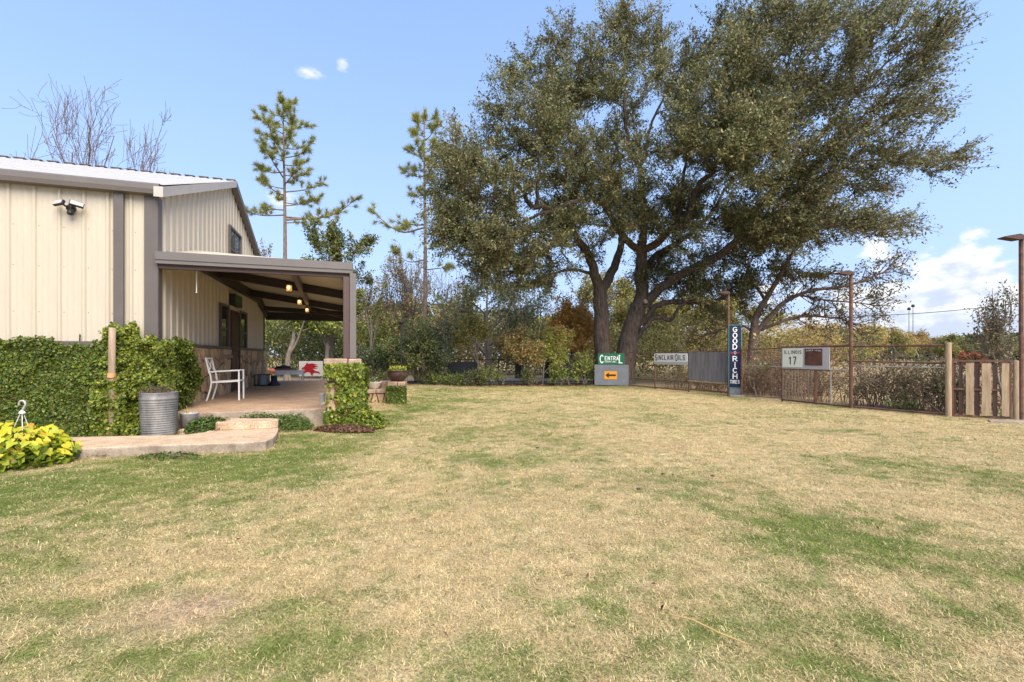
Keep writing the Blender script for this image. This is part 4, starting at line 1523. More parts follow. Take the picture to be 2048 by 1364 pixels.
# ------------------------------------------------------------------ low stone planter wall with pots
pc = Vector((P(795, 790, 13.05).x, 13.05, 0))
pw = empty('planter_wall', pc, R(6), 'low stone garden wall with a square end pier and flat capstones', 'wall')
MB().box(-.20, .20, -.2, .22, -.1, .52).build('pier_core', M['mortar'], pw)
stone_face(pw, (-.21, -.20, 0), (1, 0, 0), (0, -1, 0), .42, .50, 5, 51, base=.025)
MB().box(-.235, .02, -.24, .25, .525, .64).build('capstone', M['capstone'], pw, bevel=.018)
MB().box(.03, .235, -.24, .25, .523, .635).build('capstone', M['capstone'], pw, bevel=.018)
MB().box(-1.35, -.205, .10, .38, -.1, .30).build('wall_core', M['mortar'], pw)
stone_face(pw, (-1.35, .10, 0), (1, 0, 0), (0, -1, 0), 1.14, .29, 8, 52, base=.025)
for k in range(3):
    MB().box(-1.36 + .385 * k, -1.36 + .385 * k + .375, .04, .42, .305, .415 + .004 * k).build('capstone', M['capstone'], pw, bevel=.018)
MB().box(-.60, .0, .45, .75, -.1, .62).build('capstone', M['capstone'], pw, bevel=.018)
og = pc + Vector((-1.3, .02, 0))
ivy_sheet('ivy', 'low ivy over the long face of the planter wall', (og.x, og.y, 0), (1, .1, 0), (0, -1, 0), 1.1, lambda u: .29, 3000, IVY, seed=26, thick=.13, size=.05)
og = pc + Vector((-.2, -.24, 0))
ivy_sheet('ivy', 'ivy hiding the square end pier below the brown bowl', (og.x, og.y, 0), (1, .1, 0), (0, -1, 0), .44, lambda u: .50, 2400, IVY, seed=27, thick=.11, size=.05)


def planter(name, label, c, prof, mat, leaves, r_, h_, pal, size, seed, n=24):
    o = empty(name, c, .3, label, 'pot')
    MB().lathe(prof, n).build('bowl', mat, o, smooth=True)
    rim = max(p[0] for p in prof)
    zt = max(p[1] for p in prof)
    MB().lathe([(.0, zt - .03), (rim * .82, zt - .035)], 18).build('soil', M['soil'], o)
    r = np.random.default_rng(seed)
    a, q = r.uniform(0, 6.283, leaves), np.sqrt(r.random(leaves)) * r_
    p = np.stack([np.cos(a) * q, np.sin(a) * q, zt - .03 + h_ * r.random(leaves)], 1)
    lo = leaf_obj('foliage', p, size, palette(leaves, r, pal), o, None, r, nrm=np.tile([0, 0, 1.0], (leaves, 1)), stiff=.8, aspect=.6)
    tag(lo, None, None, None, 'stuff')
    return o


MUM = [(3, (.62, .55, .06)), (2, (.5, .5, .08)), (3, (.08, .12, .03))]
br = planter('flower_bowl', 'large brown glazed bowl with small yellow flowers on the end pier', pc + Vector((-.02, .12, .645)),
             [(.0, 0), (.17, 0), (.19, .02), (.27, .12), (.29, .19), (.27, .25), (.275, .265), (.295, .28), (.29, .30), (.25, .295), (.24, .2), (.0, .1)], M['terracotta'], 420, .24, .14, MUM, .05, 61)
MB().tube([(.05 + .03 * math.cos(t), -.293, .20 + .03 * math.sin(t)) for t in [2 * math.pi * i / 10 for i in range(11)]], .008, 6).build('ring_ornament', M['terracotta'], br)
planter('flower_pot', 'shallow cream bowl with a sparse plant on the low wall', pc + Vector((-.70, .22, .425)),
        [(.0, 0), (.11, 0), (.12, .015), (.19, .12), (.215, .17), (.225, .185), (.20, .185), (.17, .12), (.0, .08)], M['cream_pot'], 160, .15, .16, [(2, (.10, .14, .05)), (1, (.45, .4, .3))], .05, 62)
planter('flower_pot', 'small dark brown pot standing behind the cream bowl', pc + Vector((-.98, .36, .425)),
        [(.0, 0), (.085, 0), (.12, .15), (.13, .155), (.13, .18), (.11, .18), (.1, .1), (.0, .08)], M['terracotta'], 60, .08, .06, [(1, (.06, .06, .03))], .03, 63)

# tall thin pole with a capped top
bf = P(803, 700, 18.6)
o = empty('garden_pole', (bf.x, bf.y, 0), 0, 'tall thin black pole with a small flared cap in front of the shrubs', 'pole')
MB().tube([(0, 0, -.1), (0, 0, 2.58)], .03, 8).build('shaft', M['black'], o)
MB().lathe([(.001, 2.56), (.09, 2.60), (.12, 2.66), (.10, 2.69), (.001, 2.70)], 12).build('cap', M['black'], o)

# ------------------------------------------------------------------ lettering drawn with strokes
def arc(cx, cy, rx, ry, a0, a1, n=9):
    return [(cx + rx * math.cos(R(a0 + (a1 - a0) * i / n)), cy + ry * math.sin(R(a0 + (a1 - a0) * i / n))) for i in range(n + 1)]


GL = {
    'A': [[(0, 0), (.5, 1), (1, 0)], [(.2, .36), (.8, .36)]],
    'C': [arc(.52, .5, .5, .5, 45, 315)],
    'D': [[(0, 0), (0, 1), (.4, 1)] + arc(.4, .5, .55, .5, 90, -90) + [(0, 0)]],
    'E': [[(.9, 0), (0, 0), (0, 1), (.9, 1)], [(0, .5), (.7, .5)]],
    'F': [[(0, 0), (0, 1), (.9, 1)], [(0, .5), (.7, .5)]],
    'G': [arc(.52, .5, .5, .5, 45, 320) + [(.98, .45), (.6, .45)]],
    'H': [[(0, 0), (0, 1)], [(1, 0), (1, 1)], [(0, .5), (1, .5)]],
    'I': [[(.5, 0), (.5, 1)]],
    'L': [[(0, 1), (0, 0), (.9, 0)]],
    'N': [[(0, 0), (0, 1), (1, 0), (1, 1)]],
    'O': [arc(.5, .5, .5, .5, 0, 360, 14)],
    'P': [[(0, 0), (0, 1), (.5, 1)] + arc(.5, .74, .42, .26, 90, -90) + [(0, .48)]],
    'R': [[(0, 0), (0, 1), (.5, 1)] + arc(.5, .74, .42, .26, 90, -90) + [(0, .48)], [(.45, .48), (1, 0)]],
    'S': [arc(.5, .74, .44, .26, 30, 270, 9) + arc(.5, .25, .44, .25, 90, -150, 9)],
    'T': [[(0, 1), (1, 1)], [(.5, 0), (.5, 1)]],
    'W': [[(0, 1), (.25, 0), (.5, .8), (.75, 0), (1, 1)]],
    '1': [[(.2, .8), (.55, 1), (.55, 0)]],
    '7': [[(0, 1), (1, 1), (.4, 0)]],
}
SERIF = {'H': [(0, 0), (0, 1), (1, 0), (1, 1)], 'I': [(.5, 0), (.5, 1)], 'R': [(0, 0), (0, 1), (1, 0)], 'D': [(0, 0), (0, 1)], 'N': [(0, 0), (0, 1), (1, 1)],
         'T': [(.5, 0)], 'A': [(0, 0), (1, 0)], 'L': [(0, 1), (0, 0)], 'E': [(0, 0), (0, 1)], 'P': [(0, 0), (0, 1)], 'F': [(0, 0), (0, 1)]}


def letters(mb, text, x, z, h, w=.62, t=.12, gap=.28, serif=False, y=-.004, sizes=None):
    """Text in the x-z plane starting at x, its foot at z; returns where it ends."""
    for k, ch in enumerate(text):
        hh = h * (sizes[k] if sizes else 1)
        ww = hh * w * (.25 if ch == 'I' else 1)
        zz = z + (h - hh if not sizes else 0)
        if ch == ' ':
            x += h * .35
            continue
        q = 0
        for st in GL[ch]:
            for a, b in zip(st[:-1], st[1:]):
                ax, az_, bx, bz = x + a[0] * ww, zz + a[1] * hh, x + b[0] * ww, zz + b[1] * hh
                L = math.hypot(bx - ax, bz - az_) or 1e-6
                dx, dz = (bx - ax) / L, (bz - az_) / L
                e = hh * t / 2
                nx_, nz_ = -dz * e, dx * e
                ax, az_, bx, bz = ax - dx * e * .6, az_ - dz * e * .6, bx + dx * e * .6, bz + dz * e * .6
                mb.slab([(ax - nx_, az_ - nz_), (bx - nx_, bz - nz_), (bx + nx_, bz + nz_), (ax + nx_, az_ + nz_)], y - .0015 - .0001 * q, y)
                q += 1
        if serif:
            for sx_, sz_ in SERIF.get(ch, ()):
                cx_, cz_ = x + sx_ * ww, zz + sz_ * hh
                mb.slab([(cx_ - hh * .15, cz_ - hh * .035), (cx_ + hh * .15, cz_ - hh * .035), (cx_ + hh * .15, cz_ + hh * .035), (cx_ - hh * .15, cz_ + hh * .035)], y - .0022, y)
        x += ww + hh * gap * .7
    return x


def frame_between(a, b, off=0.0):
    """Place and turn for a flat thing standing from ground point a to b, its face towards the lawn."""
    a, b = Vector(a), Vector(b)
    d = (b - a).normalized()
    n_ = Vector((d.y, -d.x, 0))
    return a + n_ * off, math.atan2(d.y, d.x), (b - a).length


def on_line(a, b, px):
    """Where photo column px crosses the ground line a-b."""
    k = (px - CX) / F
    t = (a.x - k * a.y) / (k * (b.y - a.y) - (b.x - a.x))
    return a + (b - a) * t


def v3(x, y):
    return Vector((x, y, 0))


# ------------------------------------------------------------------ signs by the oak
a, b_ = FENCE[0], FENCE[1]
loc, rz, wid = frame_between(a, b_, .02)
o = empty('panel', loc, rz, 'plain grey sheet metal panel standing below the green sign', 'panel')
MB().box(0, wid, -.012, .012, .05, .945).build('sheet', M['grey_sheet'], o)
for x in (.03, wid / 2, wid - .03):
    MB().box(x - .02, x + .02, .013, .06, -.05, .95).build('post', M['rust'], o)
loc, rz, _ = frame_between(on_line(a, b_, 1196), on_line(a, b_, 1248), .035)
s = empty('road_sign', loc, rz, 'green enamel sign reading CENTRAL FREIGHT LINES in front of the oak trunks', 'sign')
MB().box(0, 1.13, -.012, .012, .955, 1.44).build('board', M['worn_green'], s, bevel=.004)
for x in (.15, .98):
    MB().box(x - .015, x + .015, .013, .04, .5, 1.44).build('bracket', M['rust'], s)
mb = MB()
letters(mb, 'C', .09, 1.03, .33, w=.46, t=.14, y=-.0125)
letters(mb, 'ENTRA', .305, 1.15, .16, w=.48, t=.18, gap=.42, y=-.0125)
letters(mb, 'L', .92, 1.03, .33, w=.38, t=.14, serif=True, y=-.0125)
letters(mb, 'FREIGHT LINES', .30, 1.05, .055, w=.6, t=.17, y=-.0125)
mb.build('lettering', M['sign_white'], s)
loc, rz, _ = frame_between(on_line(a, b_, 1208.5), on_line(a, b_, 1234), .04)
s = empty('arrow_sign', loc, rz, 'amber sign with a black arrow pointing left, fixed to the grey panel', 'sign')
MB().box(0, .55, -.006, .006, .31, .66).build('board', M['worn_amber'], s)
mb = MB()
mb.slab([(.05, .485), (.20, .36), (.20, .445), (.50, .445), (.50, .525), (.20, .525), (.20, .61)], -.0085, -.0065)
mb.build('arrow', M['sign_black'], s)

# ------------------------------------------------------------------ the pipe fence along the right of the lawn
fa, fb = FENCE[1], FENCE[5]
fence = empty('pipe_fence', (0, 0, 0), 0, 'rusty pipe and wire fence curving along the right side of the lawn', 'fence')


def post(p, h, r_=.03, mat='rust'):
    MB().tube([(p.x, p.y, -.1), (p.x, p.y, h)], r_, 10).build('post', M[mat], fence)


def rail(p, q, z0, z1, r_=.022, mat='rust'):
    MB().tube([(p.x, p.y, z0), (q.x, q.y, z1)], r_, 8).build('rail', M[mat], fence)


def wire(p, q, z0, z1, step=.075, w=.0019):
    d = (q - p)
    L = d.length
    d = d / L
    mb = MB()
    k = int(L / step)
    for i in range(k + 1):
        c = p + d * (i * step)
        mb.add([c + d * w + Vector((0, 0, z0)), c - d * w + Vector((0, 0, z0)), c - d * w + Vector((0, 0, z1)), c + d * w + Vector((0, 0, z1))], [(0, 1, 2, 3)])
    k = int((z1 - z0) / step)
    for i in range(k + 1):
        z = z0 + i * step
        mb.add([p + Vector((0, 0, z - w)), q + Vector((0, 0, z - w)), q + Vector((0, 0, z + w)), p + Vector((0, 0, z + w))], [(0, 1, 2, 3)])
    o_ = mb.build('wire_mesh', M['rust_wire'], fence)
    tag(o_, None, None, None, 'stuff')


f0, f1, f2, f3 = on_line(fa, fb, 1259), on_line(fa, fb, 1310), on_line(fa, fb, 1377.5), on_line(fa, fb, 1458)
for p, h in ((f0, 1.50), (f1, 1.45), (f2, 1.50), (f3, 1.5)):
    post(p, h)
rail(f0, f1, 1.48, 1.46); rail(f0, f1, 1.22, 1.20, .016); rail(f0, f2, .36, .36, .016); rail(f0, f2, .06, .05)
rail(f1, f2, 1.03, 1.03, .02); rail(f1, f2, 1.46, 1.46)
rail(f2, f3, 1.47, 1.5); rail(f2, f3, .10, .10, .02)
wire(f0, f1, .08, 1.22)
wire(f1, f2, .08, 1.02)
wire(f2, f3, .05, .46)
fc, fd, fe, ff = FENCE[5], FENCE[6], FENCE[7], FENCE[8]
g1 = on_line(fd, fe, 1564.5)
post(fc, 1.6); post(g1, 1.59, .03)
rail(fc, g1, 1.53, 1.57, .018); rail(fc, g1, 1.03, 1.02, .018, 'galv_pale'); rail(fc, g1, .05, .10, .025, 'wood_grey')
wire(fc, g1, .08, 1.5)
g2, g3, g4 = on_line(fd, fe, 1632), on_line(fd, fe, 1661.6), FENCE[7]
post(g2, .97, .022); post(g3, 1.0, .014, 'galv_pale')
rail(g1, g4, 1.60, 1.60, .028); rail(g3, g4, .97, .97, .016, 'galv_pale'); rail(g1, g4, .05, .04, .025); rail(g1, g3, .95, .95, .016)
wire(g2, g4, .06, .95, .10)
rail(g4, ff, 1.585, 1.575, .028); rail(g4, ff, 1.20, 1.18, .02); rail(g4, ff, 1.08, 1.08, .012, 'galv_pale'); rail(g4, ff, .04, .05, .025)
wire(g4, ff, .06, 1.18, .10)
MB().tube([P(1812, 772, 11.9), P(1886, 829, 10.9)], .02, 8).build('brace', M['rust'], fence)

# lattice panel below the Illinois sign
loc, rz, wid = frame_between(on_line(fd, fe, 1567), on_line(fd, fe, 1630), .035)
o = empty('lattice_panel', loc, rz, 'brown square lattice panel leaning on the fence below the two square signs', 'lattice')
mb = MB()
st = .098
k = int(wid / st)
for i in range(k + 1):
    mb.box(i * st, i * st + .020, -.012, -.004, .09, .95)
for j in range(9):
    mb.box(0, wid, -.003, .005, .09 + j * st, .09 + j * st + .020)
tag(mb.build('slats', M['wood_grey'], o), None, None, None, 'stuff')
mb = MB()
mb.box(-.03, 0, -.015, .012, .06, .97).box(wid, wid + .03, -.015, .012, .06, .97)
mb.build('frame', M['rust'], o)

# signs hung on the fence
loc, rz, wid = frame_between(on_line(fa, fb, 1310.5), on_line(fa, fb, 1377), .05)
s = empty('oil_sign', loc, rz, 'long white enamel sign reading SINCLAIR OILS on the wire fence', 'sign')
mb = MB()
mb.slab([(.02, 1.10), (wid - .02, 1.10), (wid, 1.13), (wid, 1.40), (wid - .03, 1.435), (.03, 1.435), (0, 1.40), (0, 1.13)], -.01, .01)
mb.build('board', M['worn_white'], s)
x = .06
for ch_ in 'SINCLAIR OILS':
    if ch_ == ' ':
        x += .05
        continue
    lt = MB()
    if ch_ == 'S' and x < .1:
        x = letters(lt, ch_, x, 1.16, .22, w=.50, t=.16, gap=.3, y=-.0105)
    elif ch_ == 'O':
        x = letters(lt, ch_, x, 1.15, .24, w=.46, t=.14, gap=.3, y=-.0105)
    else:
        x = letters(lt, ch_, x, 1.185, .17, w=.54, t=.18, gap=.46, y=-.0105)
    lt.build('letter', M['sign_black'], s)
MB().box(0, wid, -.005, .008, 1.00, 1.095).build('under_strip', M['pale_sheet'], s)

loc, rz, wid = frame_between(on_line(fa, fb, 1378.5), on_line(fa, fb, 1457), .05)
s = empty('corrugated_panel', loc, rz, 'weathered corrugated metal sheet fixed between the white and the navy sign', 'panel')
n_sh = 3
for q in range(n_sh):
    mb = MB()
    vs, fs = [], []
    w0 = wid / n_sh
    m_ = 26
    for i in range(m_ + 1):
        x = w0 * i / m_
        d = .011 * math.sin(x / .068 * 2 * math.pi) - .004 * q
        vs += [(x, d, .0), (x, d, 1.0)]
    for i in range(m_):
        fs.append((2 * i, 2 * i + 1, 2 * i + 3, 2 * i + 2))
    top = 1.47 + .012 * q
    mb.add([(x, y, .47 - .05 * q * .3 + z * (top - .47)) for x, y, z in vs], fs)
    mb.build('sheet', M['corr_sheet'], s, (w0 * q * .995, 0, 0))
MB().beam((0, 0, .42), (wid, 0, .40), .05, .05).build('batten', M['wood'], s)

gp = P(1470, 700, 15.75)
s = empty('tire_sign', (gp.x, gp.y, 0), R(-12), 'tall narrow navy sign with white vertical letters reading GOODRICH TIRES', 'sign')
MB().box(-.185, .185, -.010, .010, .29, 2.35).build('board', M['worn_navy'], s)
mb = MB()
for x0, x1, z0, z1 in ((-.20, -.186, .275, 2.365), (.186, .20, .275, 2.365), (-.186, .186, .275, .289), (-.186, .186, 2.351, 2.365)):
    mb.box(x0, x1, -.014, .012, z0, z1)
mb.build('border', M['sign_teal'], s)
mb = MB()
for ch_, z in zip('GOODRICH', (2.14, 1.945, 1.755, 1.565, 1.17, .975, .785, .59)):
    lt = MB()
    letters(lt, ch_, -.062 if ch_ != 'I' else -.018, z, .15, w=.80, t=.19, serif=True, y=-.0105)
    lt.build('letter', M['sign_white'], s)
letters(mb, 'TIRES', -.150, .425, .105, w=.44, t=.15, gap=.30, y=-.0105)
mb.build('lettering', M['sign_white'], s)
mb = MB()
mb.slab([(-.16, 1.44), (-.12, 1.475), (-.05, 1.46), (-.05, 1.42), (-.12, 1.405)], -.0125, -.0105)
mb.slab([(.16, 1.44), (.12, 1.405), (.05, 1.42), (.05, 1.46), (.12, 1.475)], -.0125, -.0105)
mb.build('red_wings', M['sign_red'], s)
mb = MB()
letters(mb, 'O', -.03, 1.40, .085, w=.7, t=.22, y=-.0105)
mb.build('round_emblem', M['pale_sheet'], s)
MB().box(-.21, -.185, .012, .05, -.1, 2.4).build('post', M['rust'], s)
MB().box(.12, .20, .012, .10, -.1, 2.25).build('post', M['wood_dark'], s)
MB().box(-.17, .2, .0, .08, .0, .26).build('foot_box', M['grey_sheet'], s)
o = MB().box(-.25, .28, -.14, .12, -.02, .05).build('concrete_block', M['concrete'], None, (gp.x, gp.y - .16, .0), (0, 0, R(-12)), bevel=.01)
tag(o, 'flat pale concrete block on the ground below the navy sign', 'block')

loc, rz, wid = frame_between(on_line(fd, fe, 1565.5), on_line(fd, fe, 1661), .035)
o = empty('panel', loc, rz, 'pale grey backing board on the fence carrying two square signs', 'panel')
MB().box(0, wid, -.01, .01, .975, 1.565).build('sheet', M['pale_sheet'], o)
loc, rz, wid = frame_between(on_line(fd, fe, 1568), on_line(fd, fe, 1607.5), .052)
s = empty('route_sign', loc, rz, 'cream square sign reading ILLINOIS 17 in black', 'sign')
MB().box(0, wid, -.004, .004, 1.015, 1.548).build('board', M['sign_cream'], s, bevel=.002)
mb = MB()
letters(mb, 'ILLINOIS', .055, 1.40, .092, w=.62, t=.16, gap=.46, y=-.0045)
for ch_, x_ in (('1', .20), ('7', .335)):
    lt = MB()
    letters(lt, ch_, x_, 1.10, .205, w=.42, t=.15, y=-.0045)
    lt.build('digit', M['sign_black'], s)
mb.build('lettering', M['sign_black'], s)
loc, rz, wid = frame_between(on_line(fd, fe, 1612), on_line(fd, fe, 1647), .052)
s = empty('rusty_sign', loc, rz, 'rusted brown square sign with an arc of worn white letters', 'sign')
MB().box(0, wid, -.004, .004, 1.075, 1.535).build('board', M['sign_rust'], s)
mb = MB()
x = .05
for k, ch_ in enumerate('POWER LEON'):
    t_ = (k - 4.5) / 4.5
    letters(mb, ch_, .045 + k * wid * .086, 1.480 - .020 * t_ * t_, .034, w=.70, t=.16, y=-.0045)
mb.build('lettering', M['sign_white'], s)

# ------------------------------------------------------------------ slatted gate and its posts
ga, gb = v3(9.66, 10.42), v3(10.43, 9.94)
loc, rz, wid = frame_between(ga, gb, 0)
gate = empty('gate', loc, rz, 'rusty framed garden gate with alternating pale and dark upright boards', 'gate')
for z in (.04, .62, 1.235):
    MB().beam((0, 0, z), (wid, 0, z), .03, .04).build('rail', M['rust'], gate)
for x in (.0, wid):
    MB().beam((x, 0, .02), (x, 0, 1.25), .035, .035, (1, 0, 0)).build('stile', M['rust'], gate)
sl = [(1909.5, 5, 0), (1922, 8, 0), (1939, 16, 1), (1955, 10, 0), (1972, 18.5, 1), (1991, 9.5, 0), (2010, 15, 1), (2021, 5, 0)]
for px, w, pale in sl:
    x, ww = (on_line(ga, gb, px) - ga).length, (on_line(ga, gb, px + w / 2) - on_line(ga, gb, px - w / 2)).length
    MB().box(x - ww / 2, x + ww / 2, .018 if not pale else -.034, .034 if not pale else -.020, .06 + (.015 if pale else 0), 1.20 + .02 * math.sin(px)).build('slat', M['wood'] if pale else M['wood_dark'], gate)
gp_ = on_line(v3(9.57, 10.5), ga, 1896.5)
o = MB().tube([(0, 0, -.1), (0, 0, .8), (0, 0, 1.625), (0, 0, 1.635)], [.056, .055, .055, .050], 16).build('timber_post', M['wood'], None, (9.60, 10.45, 0), smooth=False)
tag(o, 'tall pale round timber post between the fence and the gate', 'post')
pp = P(2032, 780, 9.9)
o = MB().tube([(0, 0, -.1), (0, 0, 1.235), (0, 0, 1.245)], [.052, .051, .046], 16).build('timber_post', M['wood'], None, (pp.x, 9.9, 0))
tag(o, 'shorter pale timber post at the latch side of the gate', 'post')
cpt = G(2010, 845)
pr = [(-.4, -.18), (.1, -.26), (.7, -.3), (1.2, -.1), (1.2, .35), (.1, .22), (-.3, .08)]
o = MB().prism(pr, -.05, .035).build('concrete_apron', M['concrete'], None, (cpt.x + .1, cpt.y + .02, 0), (0, 0, -.3), bevel=.015)
tag(o, 'worn concrete apron in front of the gate', None, None, 'structure')


def light_pole(px, Y, ztop, label, head_w, r_=.042):
    p = P(px, 700, Y)
    o_ = empty('light_pole', (p.x, Y, 0), R(-8), label, 'light pole', 'lamp poles along the fence')
    MB().tube([(0, 0, -.1), (0, 0, ztop)], r_, 10).build('shaft', M['rust'], o_)
    hd = MB().slab([(-head_w, .035), (-head_w * .96, .058), (-.09, .10), (.02, .05), (.03, .0), (-.10, -.02)], -.10, .10).build('lamp_head', M['wood_dark'], o_, (0, 0, ztop))
    MB().box(-head_w * .82, -.14, -.08, .08, .004, .018).build('lens', M['pale_sheet'], hd, None, (0, R(6), 0))
    return o_


light_pole(2042.5, 9.85, 3.76, 'rust brown lamp pole beside the gate, nearest and tallest in view', .37, .040)
light_pole(1702, 12.15, 3.42, 'rust brown lamp pole rising from the fence right of the two square signs', .35)
light_pole(1457, 15.95, 3.42, 'rust brown lamp pole rising behind the navy vertical sign', .35, .035)

# cable slung from pole to pole
pts = []
for (ax, ay, az_), (bx, by, bz) in (((P(1457, 0, 15.95).x, 15.95, 2.30), (P(1702, 0, 12.15).x, 12.15, 2.36)), ((P(1702, 0, 12.15).x, 12.15, 2.36), (P(2042.5, 0, 9.85).x, 9.85, 2.44))):
    for i in range(12):
        t = i / 12
        pts.append((ax + (bx - ax) * t, ay + (by - ay) * t, az_ + (bz - az_) * t - .12 * 4 * t * (1 - t) * .5))
pts.append((P(2042.5, 0, 9.85).x, 9.85, 2.44))
o = MB().tube(pts, .007, 5).build('overhead_cable', M['black'])
tag(o, 'thin black cable slung between the lamp poles', 'cable')

# two stadium masts far off
for px, py, w in ((1818, 620, 0), (1826, 614, 1)):
    p = P(px, py, 170)
    o = empty('mast', (p.x, 170, 0), 0, 'distant thin floodlight mast, ' + ('the right and taller of the pair' if w else 'the left and lower of the pair'), 'mast', 'floodlight masts on the horizon')
    MB().tube([(0, 0, -.5), (0, 0, p.z)], [.16, .10], 6).build('shaft', M['galv'], o)
    MB().lathe([(.001, p.z - .1), (.5, p.z), (.55, p.z + .5), (.3, p.z + .9), (.001, p.z + .95)], 10).build('lamp_head', M['black'], o)

# ------------------------------------------------------------------ black fence behind the shrub row
bf = empty('garden_fence', (0, 0, 0), 0, 'low black metal fence behind the row of shrubs at the end of the lawn', 'fence')
y = 22.4
for px in (723, 770, 830, 895, 950, 997, 1046, 1088, 1130, 1188):
    p = P(px, 700, y)
    MB().box(p.x - .022, p.x + .022, y - .022, y + .022, -.1, 1.22).build('post', M['black'], bf)
xa, xb = P(700, 0, y).x, P(1192, 0, y).x
for z in (.12, .62, 1.17):
    MB().box(xa, xb, y - .014, y + .014, z - .02, z + .02).build('rail', M['black'], bf)
for a_, c_ in ((870, 955), (1088, 1192), (1030, 1046)):
    x0, x1 = P(a_, 0, y).x, P(c_, 0, y).x
    MB().box(x0, x1, y + .016, y + .03, .28, 1.06).build('screen_panel', M['black'], bf)
mb = MB()
for i in range(60):
    x = xa + (xb - xa) * i / 60
    mb.add([(x - .004, y + .005, .1), (x + .004, y + .005, .1), (x + .004, y + .005, 1.17), (x - .004, y + .005, 1.17)], [(0, 1, 2, 3)])
tag(mb.build('wire_mesh', M['black'], bf), None, None, None, 'stuff')

# bits on the lawn
a_, c_ = G(1341, 1229, .03), G(1492, 1287, .03)
o = MB().tube([a_, a_.lerp(c_, .33) + Vector((0, .01, .012)), a_.lerp(c_, .66) + Vector((0, -.01, .006)), c_], [.003, .0045, .0045, .003], 6).build('dry_cane', pm('dry_cane', (.42, .27, .10), rough=.6, var=.15))
tag(o, 'single dry yellow cane lying on the lawn', 'cane')
r = random.Random(3)
for px, py, lab in ((1075, 896, 'dark brown clod on the pale grass in the middle of the lawn'), (1425, 952, 'small dark clod to the left of the pair on the far lawn'),
                    (1325, 948, 'small dark clod furthest left on the far lawn'), (1277, 978, 'little dark scrap in the dry patch of the lawn')):
    g = G(px, py, .03)
    mb = MB().lathe([(.0, 0), (.014, .0), (.017, .007), (.010, .014), (.0, .015)], 9, (0, 0, 0), 1.5, .9)
    mb.v = [(x * r.uniform(.7, 1.3), y * r.uniform(.7, 1.3), z * r.uniform(.8, 1.4)) for x, y, z in mb.v]
    o = mb.build('clod', M['soil'], None, (g.x, g.y, .025))
    tag(o, lab, 'clod', 'dark clods scattered on the lawn')

# ------------------------------------------------------------------ trees
class Tubes:
    """Many tapered limbs gathered into one mesh."""

    def __init__(self):
        self.v, self.f, self.n = [], [], 0

    def add(self, pts, rad, sides=6):
        pts = np.asarray(pts, float)
        rad = np.asarray(rad, float)
        k = len(pts)
        d = np.gradient(pts, axis=0)
        d /= np.linalg.norm(d, axis=1, keepdims=True) + 1e-9
        ref = np.array([0.31, 0.42, 0.17])
        s = np.cross(d, ref)
        s /= np.linalg.norm(s, axis=1, keepdims=True) + 1e-9
        t = np.cross(d, s)
        a = np.arange(sides) * 2 * np.pi / sides
        ring = pts[:, None] + rad[:, None, None] * (s[:, None] * np.cos(a)[None, :, None] + t[:, None] * np.sin(a)[None, :, None])
        self.v.append(ring.reshape(-1, 3))
        i = np.arange(k - 1)[:, None] * sides
        j = np.arange(sides)[None]
        j2 = (j + 1) % sides
        f = np.stack([i + j, i + j2, i + sides + j2, i + sides + j], -1).reshape(-1, 4) + self.n
        self.f.append(f)
        self.n += k * sides

    def build(self, name, mat, parent=None, off=None):
        v = np.concatenate(self.v)
        if off is not None:
            v = v - np.asarray(off)
        return link(name, np_mesh(name, v, np.concatenate(self.f), None, smooth=True), mat, parent)


def unit(v):
    return v / (np.linalg.norm(v) + 1e-9)


def smooth_path(pts, rad, per=5):
    """Catmull-Rom through the points."""
    pts, rad = np.asarray(pts, float), np.asarray(rad, float)
    e = np.vstack([2 * pts[0] - pts[1], pts, 2 * pts[-1] - pts[-2]])
    o, rr = [], []
    for i in range(len(pts) - 1):
        p0, p1, p2, p3 = e[i], e[i + 1], e[i + 2], e[i + 3]
        for t in np.linspace(0, 1, per, endpoint=False):
            o.append(.5 * (2 * p1 + (p2 - p0) * t + (2 * p0 - 5 * p1 + 4 * p2 - p3) * t * t + (3 * p1 - p0 - 3 * p2 + p3) * t ** 3))
            rr.append(rad[i] + (rad[i + 1] - rad[i]) * t)
    o.append(pts[-1])
    rr.append(rad[-1])
    return np.array(o), np.array(rr)


def grow(r, p, d, L, rad, lvl, maxl, segs, tips, kids=(3, 5), ang=(.45, .95), up=.10, wob=.16, ratio=(.55, .8), start=.3, taper=.6):
    n = 5
    pts, rr = [p], [rad]
    dd = d
    for i in range(n):
        dd = unit(dd + r.normal(size=3) * wob + np.array([0, 0, up]))
        p = p + dd * L / n
        pts.append(p)
        rr.append(rad * (1 - taper * (i + 1) / n))
    pts = np.array(pts)
    segs.append((pts, np.array(rr), lvl))
    if lvl >= maxl:
        tips.append(pts)
        return
    k = r.integers(kids[0], kids[1] + 1)
    for q in range(k):
        t = start + (1 - start) * (q + r.random()) / k
        i = min(int(t * n), n - 1)
        b = pts[i] + (pts[i + 1] - pts[i]) * (t * n - i)
        bd = unit(pts[i + 1] - pts[i])
        s = unit(np.cross(bd, r.normal(size=3)))
        a = r.uniform(*ang)
        nd = unit(bd * math.cos(a) + s * math.sin(a))
        grow(r, b, nd, L * r.uniform(*ratio) * (1.15 - .4 * t), rad * (1 - taper * t) * r.uniform(.5, .72), lvl + 1, maxl, segs, tips, kids, ang, up, wob, ratio, .2, taper)


